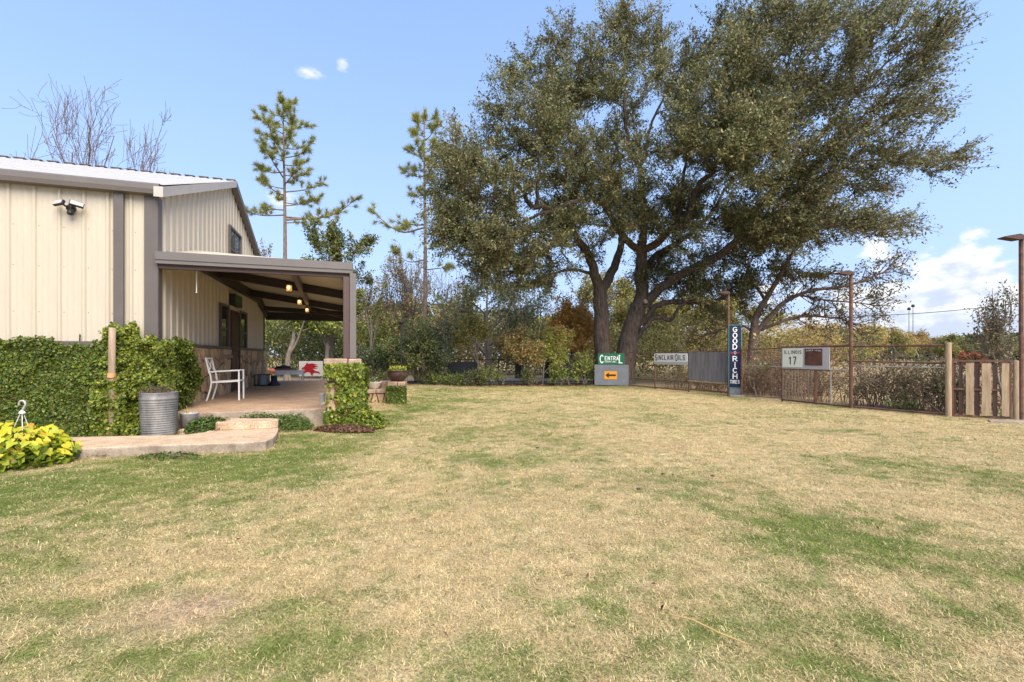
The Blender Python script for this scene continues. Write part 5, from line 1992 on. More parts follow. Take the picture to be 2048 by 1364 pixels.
def tree(name, label, cat, X, Y, height, width, trunk_r, pal, leaf, n_leaf, seed, levels=3, bark='bark_grey', group=None, trunk_frac=.5, stems=1, up=.1, ang=(.45, .95),
         kids=(3, 5), jit=.28, wob=.16, start=.3, lean=(0, 0), spread=None, aspect=.55, drop=0.0, min_r=.006):
    """A tree grown limb by limb: trunk part and crown part under an Empty."""
    r = np.random.default_rng(seed)
    segs, tips = [], []
    for s in range(stems):
        d = unit(np.array([lean[0] + (r.normal() * .28 if stems > 1 else 0), lean[1] + (r.normal() * .28 if stems > 1 else 0), 1.0]))
        grow(r, np.array([r.normal() * .08 * (stems > 1), r.normal() * .08 * (stems > 1), -.1]), d, height * trunk_frac, trunk_r, 0, levels, segs, tips, kids, ang, up, wob, start=start)
    al = np.concatenate([s[0] for s in segs])
    kz = height / al[:, 2].max()
    kx = (width / 2) / np.percentile(np.abs(al[:, 0] - lean[0] * al[:, 2]), 97)
    sc = np.array([kx, kx, kz])
    tb = Tubes()
    for pts, rad, lvl in segs:
        tb.add(pts * sc, np.maximum(rad, min_r), 8 if lvl == 0 else (5 if lvl == 1 else 3))
    o = empty(name, (X, Y, 0), 0, label, cat, group)
    tb.build('trunk', M[bark], o)
    if n_leaf:
        tp = [t * sc for t in tips]
        k = r.integers(0, len(tp), n_leaf)
        T = np.array(tp)[k]                              # (n, 6, 3)
        u = r.random(n_leaf) ** .8 * 4.999
        i = u.astype(int)
        fr = (u - i)[:, None]
        idx = np.arange(n_leaf)
        p = T[idx, i] * (1 - fr) + T[idx, i + 1] * fr
        p = p + r.normal(size=(n_leaf, 3)) * (spread or width * .035) + np.array([0, 0, -drop])
        p[:, 2] = np.maximum(p[:, 2], .05)
        tone = (.78 + .5 * r.random(len(tp)))[k][:, None]
        c = palette(n_leaf, r, pal, jit) * tone
        leaf_obj('crown', p, leaf, c, o, None, r, aspect=aspect, nrm=np.tile([0, 0, 1.0], (n_leaf, 1)), stiff=.5)
    return o


OAK_PAL = [(3, (.096, .104, .042)), (4, (.158, .162, .066)), (3.2, (.235, .228, .100)), (1.4, (.32, .29, .14)), (.5, (.25, .16, .07))]
OLIVE = [(4, (.085, .095, .03)), (3, (.13, .13, .04)), (1.5, (.20, .17, .05)), (.5, (.22, .13, .05))]
DEEP = [(4, (.038, .055, .020)), (3, (.062, .085, .028)), (1, (.10, .12, .035))]
YELLOW = [(3, (.20, .17, .055)), (3, (.25, .20, .07)), (2, (.15, .15, .05)), (1, (.27, .18, .07))]
ORANGE = [(3, (.27, .155, .065)), (3, (.21, .125, .055)), (2, (.31, .21, .085)), (1.2, (.17, .145, .05))]
RUST = [(3, (.34, .18, .055)), (3, (.27, .14, .04)), (2, (.34, .24, .07)), (1, (.22, .18, .045))]  # orange leaf colours raised against the shade the oak casts on this tree
RUSSET = [(3, (.24, .115, .06)), (3, (.31, .155, .085)), (1, (.16, .09, .05))]
LIME = [(3, (.20, .23, .035)), (3, (.14, .18, .03)), (1, (.28, .28, .05))]
GREYG = [(3, (.10, .105, .07)), (3, (.07, .085, .05)), (1.5, (.16, .14, .09))]


# ---- the live oak
def oak():
    r = np.random.default_rng(2024)
    Y0 = 22.3

    def path(pl):
        return [np.array(P(x, y, Y)) for x, y, Y in pl]
    limbs = [  # (photo column, row, depth) and radii: the two trunks, then the great limbs
        ([(1207, 775, Y0), (1206, 715, Y0), (1203, 650, Y0), (1201, 600, Y0), (1200, 572, Y0)], [.50, .385, .36, .33, .31]),
        ([(1246, 775, Y0 + .2), (1250, 715, Y0 + .2), (1262, 660, Y0 + .2), (1275, 620, Y0 + .1), (1284, 590, Y0), (1282, 545, Y0 - .2), (1283, 503, Y0 - .4)], [.56, .46, .43, .38, .31, .27, .25]),
        ([(1198, 575, Y0), (1184, 530, Y0 - .4), (1170, 500, Y0 - .8), (1148, 468, Y0 - 1.4), (1120, 434, Y0 - 2), (1085, 412, Y0 - 2.6), (1064, 414, Y0 - 2.9), (1040, 375, Y0 - 3.2), (1016, 350, Y0 - 3.6), (985, 345, Y0 - 4)], [.25, .21, .19, .16, .14, .11, .10, .08, .06, .04]),
        ([(1072, 412, Y0 - 2.7), (1075, 375, Y0 - 2.9), (1078, 330, Y0 - 3.1), (1070, 280, Y0 - 3.3), (1060, 230, Y0 - 3.5)], [.09, .08, .065, .05, .03]),
        ([(1206, 575, Y0), (1228, 535, Y0 + .5), (1240, 500, Y0 + .9), (1244, 460, Y0 + 1.4), (1236, 400, Y0 + 1.8), (1240, 330, Y0 + 2.2), (1225, 260, Y0 + 2.4)], [.24, .2, .17, .14, .11, .08, .05]),
        ([(1283, 503, Y0 - .4), (1262, 488, Y0 - .7), (1242, 467, Y0 - 1), (1220, 430, Y0 - 1.3), (1205, 407, Y0 - 1.6), (1180, 399, Y0 - 2), (1142, 405, Y0 - 2.5), (1112, 420, Y0 - 2.9), (1085, 425, Y0 - 3.1)], [.18, .16, .15, .13, .12, .11, .10, .09, .07]),
        ([(1283, 503, Y0 - .4), (1286, 470, Y0 - .5), (1288, 430, Y0 - .6), (1284, 375, Y0 - .8), (1278, 330, Y0 - .9), (1258, 305, Y0 - 1), (1252, 240, Y0 - 1.2), (1248, 180, Y0 - 1.3), (1250, 110, Y0 - 1.4)], [.20, .18, .17, .15, .12, .09, .075, .05, .03]),
        ([(1280, 332, Y0 - .9), (1292, 300, Y0 - .9), (1300, 255, Y0 - .8), (1330, 190, Y0 - .8), (1345, 120, Y0 - .7)], [.09, .075, .06, .045, .025]),
        ([(1287, 500, Y0 - .4), (1312, 488, Y0 - .9), (1338, 462, Y0 - 1.5), (1372, 448, Y0 - 2), (1384, 405, Y0 - 2.4), (1396, 370, Y0 - 2.8), (1425, 345, Y0 - 3.2), (1440, 300, Y0 - 3.6), (1470, 240, Y0 - 4)], [.19, .18, .165, .15, .13, .11, .09, .07, .04]),
        ([(1340, 462, Y0 - 1.5), (1360, 420, Y0 - 1.2), (1366, 370, Y0 - .9), (1375, 300, Y0 - .6), (1400, 220, Y0 - .4)], [.11, .10, .08, .06, .03]),
        ([(1285, 545, Y0 - .2), (1310, 512, Y0 + .4), (1345, 492, Y0 + 1), (1376, 470, Y0 + 1.5), (1420, 430, Y0 + 2), (1450, 380, Y0 + 2.4), (1500, 320, Y0 + 2.6)], [.16, .15, .14, .12, .10, .07, .04]),
        ([(1290, 612, Y0), (1312, 585, Y0 - .3), (1350, 556, Y0 - .7), (1392, 534, Y0 - 1.2), (1432, 514, Y0 - 1.6), (1466, 488, Y0 - 2), (1500, 455, Y0 - 2.5), (1522, 412, Y0 - 2.9), (1560, 366, Y0 - 3.3), (1600, 315, Y0 - 3.7), (1660, 250, Y0 - 4.3), (1740, 160, Y0 - 5), (1830, 70, Y0 - 5.6)],
         [.24, .22, .205, .19, .175, .16, .14, .12, .10, .08, .06, .04, .02]),
        ([(1466, 488, Y0 - 2), (1500, 474, Y0 - 2.4), (1550, 463, Y0 - 2.8), (1610, 462, Y0 - 3.2), (1680, 450, Y0 - 3.7), (1750, 440, Y0 - 4.2)], [.12, .11, .09, .07, .05, .03]),
        ([(1522, 412, Y0 - 2.9), (1580, 390, Y0 - 2.7), (1650, 350, Y0 - 2.6), (1740, 320, Y0 - 2.6), (1850, 330, Y0 - 2.6)], [.08, .07, .055, .04, .02]),
        ([(1600, 315, Y0 - 3.7), (1650, 290, Y0 - 3.9), (1730, 230, Y0 - 4.3), (1800, 190, Y0 - 4.7), (1860, 130, Y0 - 5)], [.06, .05, .04, .03, .015]),
        ([(1560, 366, Y0 - 3.3), (1575, 290, Y0 - 3.5), (1560, 200, Y0 - 3.6), (1580, 110, Y0 - 3.8), (1600, 30, Y0 - 4)], [.07, .06, .045, .03, .015]),
        ([(1284, 650, Y0 + .1), (1306, 618, Y0 - .2), (1338, 604, Y0 - .4), (1388, 603, Y0 - .6), (1412, 606, Y0 - .8), (1460, 590, Y0 - 1), (1520, 570, Y0 - 1.2)], [.15, .14, .125, .11, .09, .06, .03]),
        ([(1270, 682, Y0 + .1), (1290, 655, Y0 - .3), (1312, 635, Y0 - .5), (1340, 640, Y0 - .7), (1358, 618, Y0 - .9), (1390, 585, Y0 - 1.1)], [.12, .11, .10, .085, .07, .04]),
        ([(1160, 485, Y0 - 1), (1140, 490, Y0 - 1.4), (1100, 492, Y0 - 2), (1050, 520, Y0 - 2.6), (1010, 528, Y0 - 3), (960, 520, Y0 - 3.4), (910, 500, Y0 - 3.8)], [.10, .09, .08, .065, .05, .04, .02]),
        ([(1184, 548, Y0 - .2), (1150, 540, Y0 - .3), (1110, 545, Y0 - .5), (1075, 560, Y0 - .8), (1030, 565, Y0 - 1)], [.08, .07, .055, .04, .02]),
        ([(1085, 425, Y0 - 3.1), (1040, 445, Y0 - 3.4), (990, 440, Y0 - 3.7), (930, 460, Y0 - 4), (890, 480, Y0 - 4.2)], [.065, .055, .045, .035, .02]),
        ([(1245, 455, Y0 - 1), (1215, 452, Y0 - 1.3), (1180, 448, Y0 - 1.7), (1140, 455, Y0 - 2)], [.06, .05, .04, .02]),
    ]
    tb = Tubes()
    nodes, nrad = [], []
    for pl, rad in limbs:
        pts, rr = smooth_path(path(pl), rad)
        pts[1:-1] += r.normal(size=(len(pts) - 2, 3)) * .02
        tb.add(pts, rr, 14 if rad[0] > .2 else 9)
        for p, q in zip(pts, rr):
            if q < .17:
                nodes.append(p)
                nrad.append(q)
    # sawn limb scar
    c = np.array(P(1292, 604, Y0 - .42))
    # crown: masses of foliage seen in the photograph, each with its own depth
    masses = [  # column, row, half width, half height, depth offset, depth half range, clusters
        (1150, 120, 75, 65, -1.2, 2.2, 17), (1245, 95, 85, 60, -1.0, 2.4, 15), (1070, 205, 85, 70, -2.8, 2.2, 20), (1180, 235, 105, 75, -1.0, 3.0, 28), (960, 330, 75, 70, -3.6, 1.8, 19),
        (1075, 315, 95, 70, -3.0, 2.2, 24), (1320, 170, 110, 90, -1.0, 3.4, 30), (1450, 215, 105, 90, -4.0, 2.6, 36), (1490, 300, 85, 70, -4.6, 2.2, 28), (1360, 300, 110, 60, -2.6, 3.0, 24),
        (905, 395, 40, 60, -4.0, 1.4, 10), (945, 480, 70, 38, -4.0, 1.6, 15), (1030, 490, 80, 50, -3.0, 2.0, 19), (1000, 535, 60, 30, -3, 1.4, 9), (1090, 545, 55, 40, -1.0, 1.8, 11), (1150, 460, 90, 60, -1.2, 2.6, 19),
        (1240, 400, 110, 60, .2, 3.0, 26), (1180, 430, 80, 45, -2.2, 1.5, 10), (1300, 470, 60, 35, -2.0, 1.2, 6), (905, 450, 45, 45, -4, 1.5, 9), (990, 400, 60, 40, -3.4, 1.6, 10), (1180, 345, 80, 50, -1.6, 2.4, 16), (1330, 410, 70, 50, .2, 2.6, 14), (1410, 425, 80, 55, 1.0, 2.2, 18), (1375, 550, 85, 40, .4, 1.8, 18), (1440, 590, 75, 32, -.6, 1.6, 13), (1320, 545, 50, 30, 1.4, 1.2, 9),
        (1470, 450, 70, 40, -1.8, 2.0, 12), (1550, 455, 100, 40, -2.8, 2.0, 19), (1650, 455, 90, 36, -3.6, 1.8, 16), (1745, 452, 60, 30, -4.2, 1.4, 9), (1500, 520, 60, 30, -1.0, 1.2, 7), (1570, 385, 80, 50, -3.0, 2.2, 18), (1660, 365, 90, 55, -2.8, 2.2, 17), (1760, 345, 70, 45, -2.6, 1.8, 12), (1860, 325, 60, 34, -2.6, 1.2, 9),
        (1600, 250, 90, 80, -3.8, 2.6, 24), (1720, 240, 90, 75, -4.3, 2.2, 17), (1810, 215, 60, 60, -4.8, 1.8, 10), (1540, 100, 80, 90, -3.6, 2.6, 22), (1650, 120, 90, 95, -4.2, 2.6, 22), (1760, 100, 85, 90, -5.0, 2.2, 19), (1850, 90, 60, 80, -5.4, 1.6, 11), (1430, 80, 60, 55, -2.6, 2.2, 8), (1600, 30, 90, 40, -4, 2, 5), (1730, 30, 110, 40, -5, 2, 6), (1600, 545, 50, 18, -2.4, 1.0, 4),
    ]
    cl = []
    for cx_, cy_, rx, ry, d0, dr_, n in masses:
        for _ in range(int(n * (1.15 if cx_ < 1520 else 1.7))):
            a, q = r.uniform(0, 6.283), math.sqrt(r.random())
            cl.append(np.array(P(cx_ + rx * q * math.cos(a), cy_ + ry * q * math.sin(a), Y0 + d0 + r.uniform(-1, 1) * dr_)))
    cl = np.array(cl)
    nodes = np.array(nodes)
    nrad = list(nrad)
    N = list(nodes)
    dist = np.min(np.linalg.norm(cl[:, None] - nodes[None], axis=2), axis=1)
    ctr = np.array(P(1300, 520, Y0))
    LP, LC, LA = [], [], []
    for ci in np.argsort(dist):
        c = cl[ci]
        A = np.array(N)
        dd = np.linalg.norm(A - c, axis=1)
        # prefer limbs that lie inwards of the cluster
        inward = np.linalg.norm(A - ctr, axis=1) - np.linalg.norm(c - ctr)
        cost = dd + np.maximum(inward, -.3) * .6
        i = int(np.argmin(cost))
        L = dd[i]
        p0 = A[i]
        mid = (p0 + c) / 2 + r.normal(size=3) * L * .13 + np.array([0, 0, .05 * L])
        ra = min(nrad[i] * .75, .018 + .016 * L)
        pts, rr = smooth_path([p0, p0 + (mid - p0) * .5 + r.normal(size=3) * .05 * L, mid, (mid + c) / 2 + r.normal(size=3) * .06 * L, c], [ra, ra * .85, ra * .66, ra * .48, ra * .3], 3)
        tb.add(pts, rr, 5)
        for k in range(3, len(pts), 3):
            N.append(pts[k])
            nrad.append(rr[k])
        od = unit(c - ctr)
        end = unit(c - mid)
        nt = 10
        px_c = CX + c[0] / c[1] * F
        streak = np.clip((px_c - 1520) / 150, 0, 1)
        tone = r.uniform(.68, 1.32)
        warm = r.random() < .16
        for t in range(nt):
            if r.random() < .12 * streak:
                continue
            d = unit(end * .6 + od * (.5 + .5 * streak) + r.normal(size=3) * (.8 - .25 * streak) + np.array([0, 0, .15]))
            s = pts[r.integers(len(pts) // 2, len(pts))]
            tl = r.uniform(.55, 1.45)
            e1 = s + d * tl * .5 + r.normal(size=3) * .06
            e2 = s + d * tl + r.normal(size=3) * .10
            tb.add([s, e1, e2], [.013, .010, .004], 3)
            m_ = int(r.integers(40, 78) * (1 - .60 * streak))
            f = r.random(m_)[:, None] ** .75
            lp = np.where(f < .5, s + (e1 - s) * f * 2, e1 + (e2 - e1) * (f - .5) * 2) + r.normal(size=(m_, 3)) * (.085 - .015 * streak)
            LP.append(lp)
            pal = OAK_PAL if not warm else OAK_PAL + [(2.5, (.18, .13, .06)), (1, (.22, .12, .05))]
            LC.append(palette(m_, r, pal, .25) * tone)
            LA.append(np.tile(d, (m_, 1)))
    base = np.array([P(1226, 775, Y0).x, Y0, 0])
    o = empty('oak_tree', base, 0, 'huge spreading live oak with two leaning trunks behind the green sign', 'tree')
    tb.build('trunk', M['bark_oak'], o, base)
    LP, LC, LA = np.concatenate(LP), np.concatenate(LC), np.concatenate(LA)
    v, f, col = leaf_arrays(LP - base, .10 * r.uniform(.6, 1.35, len(LP)), LC, r, nrm=np.tile([0, 0, 1.0], (len(LP), 1)), stiff=.5, aspect=.50, along=LA * .6)
    link('crown', np_mesh('crown', v, f, col), M['leaf'], o)
    # pale saw cut where a limb was taken off
    k = P(1292, 602, Y0 - .36)
    MB().lathe([(.001, .0), (.10, .0), (.115, -.05), (.10, -.10)], 14).build('saw_cut', pm('pale_cut_wood', (.30, .22, .16), var=.2, scale=20), o, Vector(k) - Vector(base), (R(78), 0, R(15)))
    print('oak leaves', len(LP), 'clusters', len(cl))


oak()


# ---- pines
def pine(label, px, Y, y_top, lean_px, branches, seed, tr, z_low):
    r = np.random.default_rng(seed)
    top, bot = np.array(P(px + lean_px, y_top, Y)), np.array(P(px, HY + CH * F / Y, Y))
    tb = Tubes()
    k = 16
    t = np.linspace(0, 1, k)
    pts = bot + (top - bot) * t[:, None] + np.stack([np.sin(t * 5 + seed) * .06, np.cos(t * 4) * .05, t * 0], 1)
    tb.add(pts, tr * (1 - .9 * t) + .012, 9)
    NP, ND = [], []
    for y_att, length_px, az_, rise in branches:
        z = CH + (HY - y_att) / F * Y
        tt = (z - bot[2]) / (top[2] - bot[2])
        b = bot + (top - bot) * tt
        L = length_px / F * Y
        h = np.array([math.cos(az_), math.sin(az_), 0])
        e = b + h * L + np.array([0, 0, rise * L])
        m_ = b + h * L * .55 + np.array([0, 0, rise * L * .25]) + r.normal(size=3) * .05 * L
        bp, br = smooth_path([b, m_, e], [.018 + .013 * L, .012 + .008 * L, .008], 5)
        tb.add(bp, br, 5)
        ends = [(e, unit(e - m_))]
        for _ in range(int(3 + L * 4.2)):
            q = r.integers(3, len(bp))
            d = unit(unit(bp[-1] - bp[0]) + r.normal(size=3) * .7 + np.array([0, 0, .55]))
            tw = bp[min(q, len(bp) - 1)] + d * r.uniform(.2, .6) * min(1, L)
            tb.add([bp[min(q, len(bp) - 1)], tw], [.012, .007], 3)
            ends.append((tw, d))
        for p, d in ends:
            NP.append(p)
            ND.append(d)
    for q in range(5):
        NP.append(top + np.array([r.normal() * .12, r.normal() * .12, -.16 * q]))
        ND.append(unit(np.array([r.normal() * .4, r.normal() * .4, 1])))
    o = empty('pine_tree', bot, 0, label, 'tree', 'slender pines behind the house')
    tb.build('trunk', M['bark_pine'], o, bot)
    NP, ND = np.array(NP), np.array(ND)
    nd = 62
    n = len(NP) * nd
    P0 = np.repeat(NP, nd, 0) - np.repeat(ND, nd, 0) * .22 * r.random((n, 1)) ** 1.5 + r.normal(size=(n, 3)) * .035
    tone = np.repeat(r.uniform(.75, 1.25, (len(NP), 1)), nd, 0)
    D = np.repeat(ND, nd, 0) * .8 + r.normal(size=(n, 3)) * .62
    D /= np.linalg.norm(D, axis=1, keepdims=True)
    S_ = np.cross(D, r.normal(size=(n, 3)))
    S_ /= np.linalg.norm(S_, axis=1, keepdims=True)
    Ln = r.uniform(.20, .40, (n, 1))
    v = np.stack([P0 - S_ * .011, P0 + S_ * .011, P0 + D * Ln], 1).reshape(-1, 3) - bot
    f = np.arange(3 * n).reshape(n, 3)
    c = palette(n, r, [(3, (.20, .22, .04)), (3, (.30, .30, .065)), (1.4, (.40, .36, .10)), (.5, (.32, .20, .07))], .25) * tone
    link('crown', np_mesh('crown', v, f, np.repeat(c, 3, 0)), M['leaf'], o)


r = np.random.default_rng(12)
br = [(446, 70, -.1, .0), (440, 142, .12, .34), (434, 105, .5, .25), (430, 78, 3.1, .10), (420, 60, 2.7, .15), (412, 62, .4, .35)]
for k in range(30):
    y = 405 - 205 * (k / 30)
    br.append((y, float(np.interp(y, [200, 240, 300, 350, 405], [20, 36, 62, 74, 66])) * r.uniform(.6, 1.1), k * 2.4 + r.uniform(-.5, .5), r.uniform(.15, .6)))
pine('taller full crowned pine rising behind the porch roof', 570, 30.0, 190, -3, br, 5, .17, 0)
br = [(455, 110, 3.1, .34), (450, 70, 2.6, .2), (430, 46, .3, .3), (520, 62, 3.0, .3), (540, 50, .5, .2), (500, 40, 5.6, .1), (395, 30, 2.8, .3)]
for k in range(20):
    y = 385 - 160 * (k / 20)
    br.append((y, float(np.interp(y, [225, 260, 300, 350, 385], [18, 36, 46, 44, 30])) * r.uniform(.6, 1.1), k * 2.4 + r.uniform(-.5, .5), r.uniform(.25, .8)))
pine('thinner pine with a long bare trunk left of the oak', 847, 27.0, 224, 4, br, 6, .15, 0)


def at(px, Y):
    return (px - CX) / F * Y


def hgt(py, Y):
    return CH + (HY - py) / F * Y


def T(label, px, Y, ytop, wpx, pal, n, seed, **kw):
    if Y > 22 and Y < 55:
        n = int(n * 1.35)
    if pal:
        pal = [(w_, tuple(q * 1.8 for q in c_)) for w_, c_ in pal]  # leaf colours of background crowns raised to stand in for weak fill light
    if Y > 22 and Y < 55:
        kw['leaf'] = kw.get('leaf', .11) * 1.22
    nm = kw.pop('name', 'tree')
    cat = kw.pop('cat', 'tree')
    return tree(nm, label, cat, at(px, Y), Y, hgt(ytop, Y), wpx / F * Y, kw.pop('tr', .14), pal, kw.pop('leaf', .11), n, seed, **kw)


# ---- bare tree beyond the house roof
T('tall bare winter tree showing over the left end of the house roof', 128, 25, 118, 300, None, 0, 71, name='bare_tree', levels=4, bark='bark_brown', trunk_frac=.42, stems=3, up=.04, ang=(.4, 1.1), kids=(3, 4), tr=.15, start=.4, min_r=.009, wob=.11)
T('smaller bare winter tree showing over the roof nearer the gable', 238, 24, 190, 165, None, 0, 76, name='bare_tree', levels=4, bark='bark_brown', trunk_frac=.45, stems=2, up=.05, ang=(.45, 1.1), kids=(2, 4), tr=.12, start=.4, min_r=.009, wob=.11)

# ---- trees behind the house and porch
T('sparse amber leaved tree peeping out right of the gable', 532, 34, 478, 60, ORANGE + OLIVE, 2600, 73, tr=.12)
T('dark loose crowned tree above the porch roof beside the taller pine', 660, 27, 436, 125, OLIVE + DEEP, 7500, 74, tr=.13, leaf=.12)
T('broad green tree seen through the left half of the porch opening', 572, 24, 512, 150, OLIVE + DEEP + LIME, 15000, 75, tr=.16, leaf=.12, trunk_frac=.38)
T('dense green tree seen through the porch opening left of the post', 652, 25, 535, 105, DEEP + OLIVE + LIME, 15000, 76, tr=.16, leaf=.12, trunk_frac=.32)
T('loose leaved tree just right of the porch post', 738, 26, 550, 75, OLIVE, 800, 77, tr=.10, trunk_frac=.5)
T('many stemmed grey tree with few leaves left of the thinner pine', 795, 30, 478, 125, OLIVE + ORANGE, 2600, 78, tr=.11, stems=3, up=.2, ang=(.3, .65), trunk_frac=.55, min_r=.012)
T('grey trunked shade tree with a drooping half bare crown between pine and oak', 975, 31, 525, 200, GREYG + OLIVE, 5200, 79, tr=.26, trunk_frac=.42, leaf=.13, drop=.3, min_r=.012)
T('thin bare saplings clustered left of the orange tree', 1045, 33, 580, 90, ORANGE, 500, 80, tr=.07, stems=5, up=.3, ang=(.2, .45), trunk_frac=.65, min_r=.012)
T('rounded rust orange tree just left of the oak trunks', 1132, 24.6, 588, 140, RUST, 15000, 81, tr=.10, stems=3, trunk_frac=.4, leaf=.09, start=.15)
T('pale olive tree far behind the garden fence', 915, 44, 600, 150, GREYG + YELLOW, 7000, 82, tr=.16, leaf=.16)
T('bronze tree far behind the shrubs left of the thinner pine', 770, 42, 632, 120, ORANGE + YELLOW, 7000, 83, tr=.14, leaf=.16)
T('yellowing tree far behind the dark conifer shrubs', 850, 48, 628, 130, YELLOW + OLIVE, 7000, 84, tr=.14, leaf=.17)
T('dark shade tree behind the end of the house', 605, 36, 560, 150, DEEP, 8000, 85, tr=.16, leaf=.15)
T('green yellow tree far beyond the orange tree', 1075, 46, 635, 120, LIME + YELLOW, 7000, 86, tr=.14, leaf=.17)
T('tall loose tree behind the right half of the orange tree', 1190, 40, 545, 120, YELLOW + OLIVE, 6500, 87, tr=.16, leaf=.15)

for px, Y, yt, w, sd_, say in ((752, 30, 560, 70, 501, 'bare tree standing close right of the porch post'), (822, 31, 505, 90, 502, 'tall bare tree just left of the thinner pine'), (905, 33, 530, 110, 503, 'bare grey tree between the thinner pine and the oak')):
    T(say, px, Y, yt, w, ORANGE, 260, sd_, name='bare_tree', levels=3, tr=.10, stems=2, up=.14, ang=(.3, .7), trunk_frac=.5, min_r=.014, wob=.12)

# ---- behind the oak
T('olive tree with a grey forked trunk behind the white sign', 1365, 33, 590, 190, OLIVE + YELLOW, 15000, 88, tr=.24, trunk_frac=.38, leaf=.13)
T('yellow leaved tree behind the leaning oak trunk', 1265, 38, 560, 160, YELLOW + OLIVE, 11000, 89, tr=.18, leaf=.15, trunk_frac=.35)
T('golden tree behind the corrugated sheet', 1450, 40, 605, 150, YELLOW + OLIVE, 10000, 90, tr=.18, leaf=.15, trunk_frac=.35)
T('olive bushy tree behind the left oak trunk', 1165, 33, 640, 120, OLIVE + ORANGE, 8000, 91, tr=.12, leaf=.13, trunk_frac=.3)


def pecan():
    r = np.random.default_rng(31)
    Y = 20.5
    limbs = [([(1503, 775, Y), (1504, 720, Y), (1507, 670, Y), (1514, 630, Y), (1540, 585, Y), (1560, 550, Y - .2), (1585, 505, Y - .4), (1600, 470, Y - .5)], [.27, .25, .22, .17, .13, .11, .07, .04]),
             ([(1510, 668, Y), (1535, 640, Y - .2), (1568, 605, Y - .4), (1620, 582, Y - .6), (1690, 572, Y - .8), (1740, 556, Y - 1), (1775, 540, Y - 1.1)], [.15, .13, .11, .09, .07, .05, .02]),
             ([(1515, 662, Y), (1550, 648, Y - .5), (1600, 632, Y - .8), (1650, 634, Y - 1), (1690, 640, Y - 1.2), (1700, 660, Y - 1.3)], [.10, .09, .07, .055, .04, .02]),
             ([(1508, 665, Y), (1480, 650, Y + .3), (1440, 660, Y + .6), (1400, 672, Y + .8)], [.08, .06, .045, .02]),
             ([(1530, 600, Y), (1505, 560, Y + .4), (1490, 520, Y + .7)], [.08, .06, .03]),
             ([(1600, 590, Y - .5), (1650, 600, Y - .9), (1710, 605, Y - 1.2), (1760, 612, Y - 1.4)], [.06, .05, .035, .015])]
    tb = Tubes()
    LP, LC = [], []
    for pl, rad in limbs:
        pts, rr = smooth_path([np.array(P(*q)) for q in pl], [q * .8 for q in rad])
        tb.add(pts, rr, 8)
        for k in range(len(pts) // 3, len(pts)):
            for _ in range(2):
                d = unit(unit(pts[-1] - pts[max(0, k - 4)] + 1e-3) + r.normal(size=3) * .75 + np.array([0, 0, .15]))
                L = r.uniform(.4, 1.3)
                e1 = pts[k] + d * L * .5 + r.normal(size=3) * .08
                e2 = e1 + unit(d + r.normal(size=3) * .4) * L * .5
                tb.add([pts[k], e1, e2], [.022, .015, .006], 4)
                for _ in range(3):
                    d2 = unit(d + r.normal(size=3) * .7)
                    t0 = e1 + (e2 - e1) * r.random()
                    t1 = t0 + d2 * r.uniform(.2, .6)
                    tb.add([t0, t1], [.010, .004], 3)
                    n = int(r.integers(4, 24))
                    LP.append(t0 + (t1 - t0) * r.random((n, 1)) + r.normal(size=(n, 3)) * .09)
                    LC.append(palette(n, r, OLIVE + [(4, (.12, .075, .04))], .3) * r.uniform(.7, 1.2))
    base = np.array([P(1503, 0, Y).x, Y, 0])
    o = empty('pecan_tree', base, 0, 'half bare grey limbed tree leaning right behind the navy sign', 'tree')
    tb.build('trunk', M['bark_brown'], o, base)
    leaf_obj('crown', np.concatenate(LP) - base, .10, np.concatenate(LC), o, None, r)


pecan()

# ---- small trees and shrubs in front of the back fence
SH = 'shrubs and saplings along the back fence'
shrubs = [
    ('blue grey evergreen shrub right behind the planter wall', 742, 21.6, 690, 80, GREYG + DEEP, 7000, .08, 5, .5),
    ('dark evergreen shrub behind the brown flower bowl', 790, 21.8, 668, 80, DEEP, 8000, .08, 4, .45),
    ('tall dark green shrub behind the thin black pole', 838, 21.5, 632, 95, DEEP + OLIVE, 11000, .09, 4, .4),
    ('feathery grey green shrub beside the tall dark one', 893, 21.4, 640, 85, DEEP + GREYG, 9000, .09, 4, .4),
    ('olive sapling on a pale stem in the middle of the shrub row', 951, 21.4, 632, 85, OLIVE + YELLOW, 6500, .09, 1, .5),
    ('bronze green sapling on a pale stem left of the orange one', 1003, 21.6, 650, 90, OLIVE + ORANGE, 6500, .09, 1, .5),
    ('orange brown sapling on a straight stem between two olive ones', 1042, 21.3, 668, 75, ORANGE + OLIVE, 5000, .09, 1, .5),
    ('yellow green sapling in front of the rust orange tree', 1085, 21.5, 662, 80, LIME + YELLOW, 5500, .09, 1, .5),
    ('amber sapling on a pale stake beside the grey panel', 1140, 21.3, 655, 90, ORANGE + LIME, 7000, .09, 1, .5),
    ('lime green young sapling low beside the grey panel', 1172, 21.4, 700, 50, LIME + OLIVE, 2600, .08, 3, .45)]
for i, (lab, px, Y, yt, w, pal, n, lf, st_, tf) in enumerate(shrubs):
    T(lab, px, Y, yt, w, pal, n, 200 + i, name='shrub' if st_ > 2 else 'sapling', cat='shrub' if st_ > 2 else 'sapling', group=SH, tr=.05 if st_ == 1 else .035, leaf=lf, stems=st_, trunk_frac=tf, start=.12 if st_ > 2 else .42, up=.12, spread=.10)
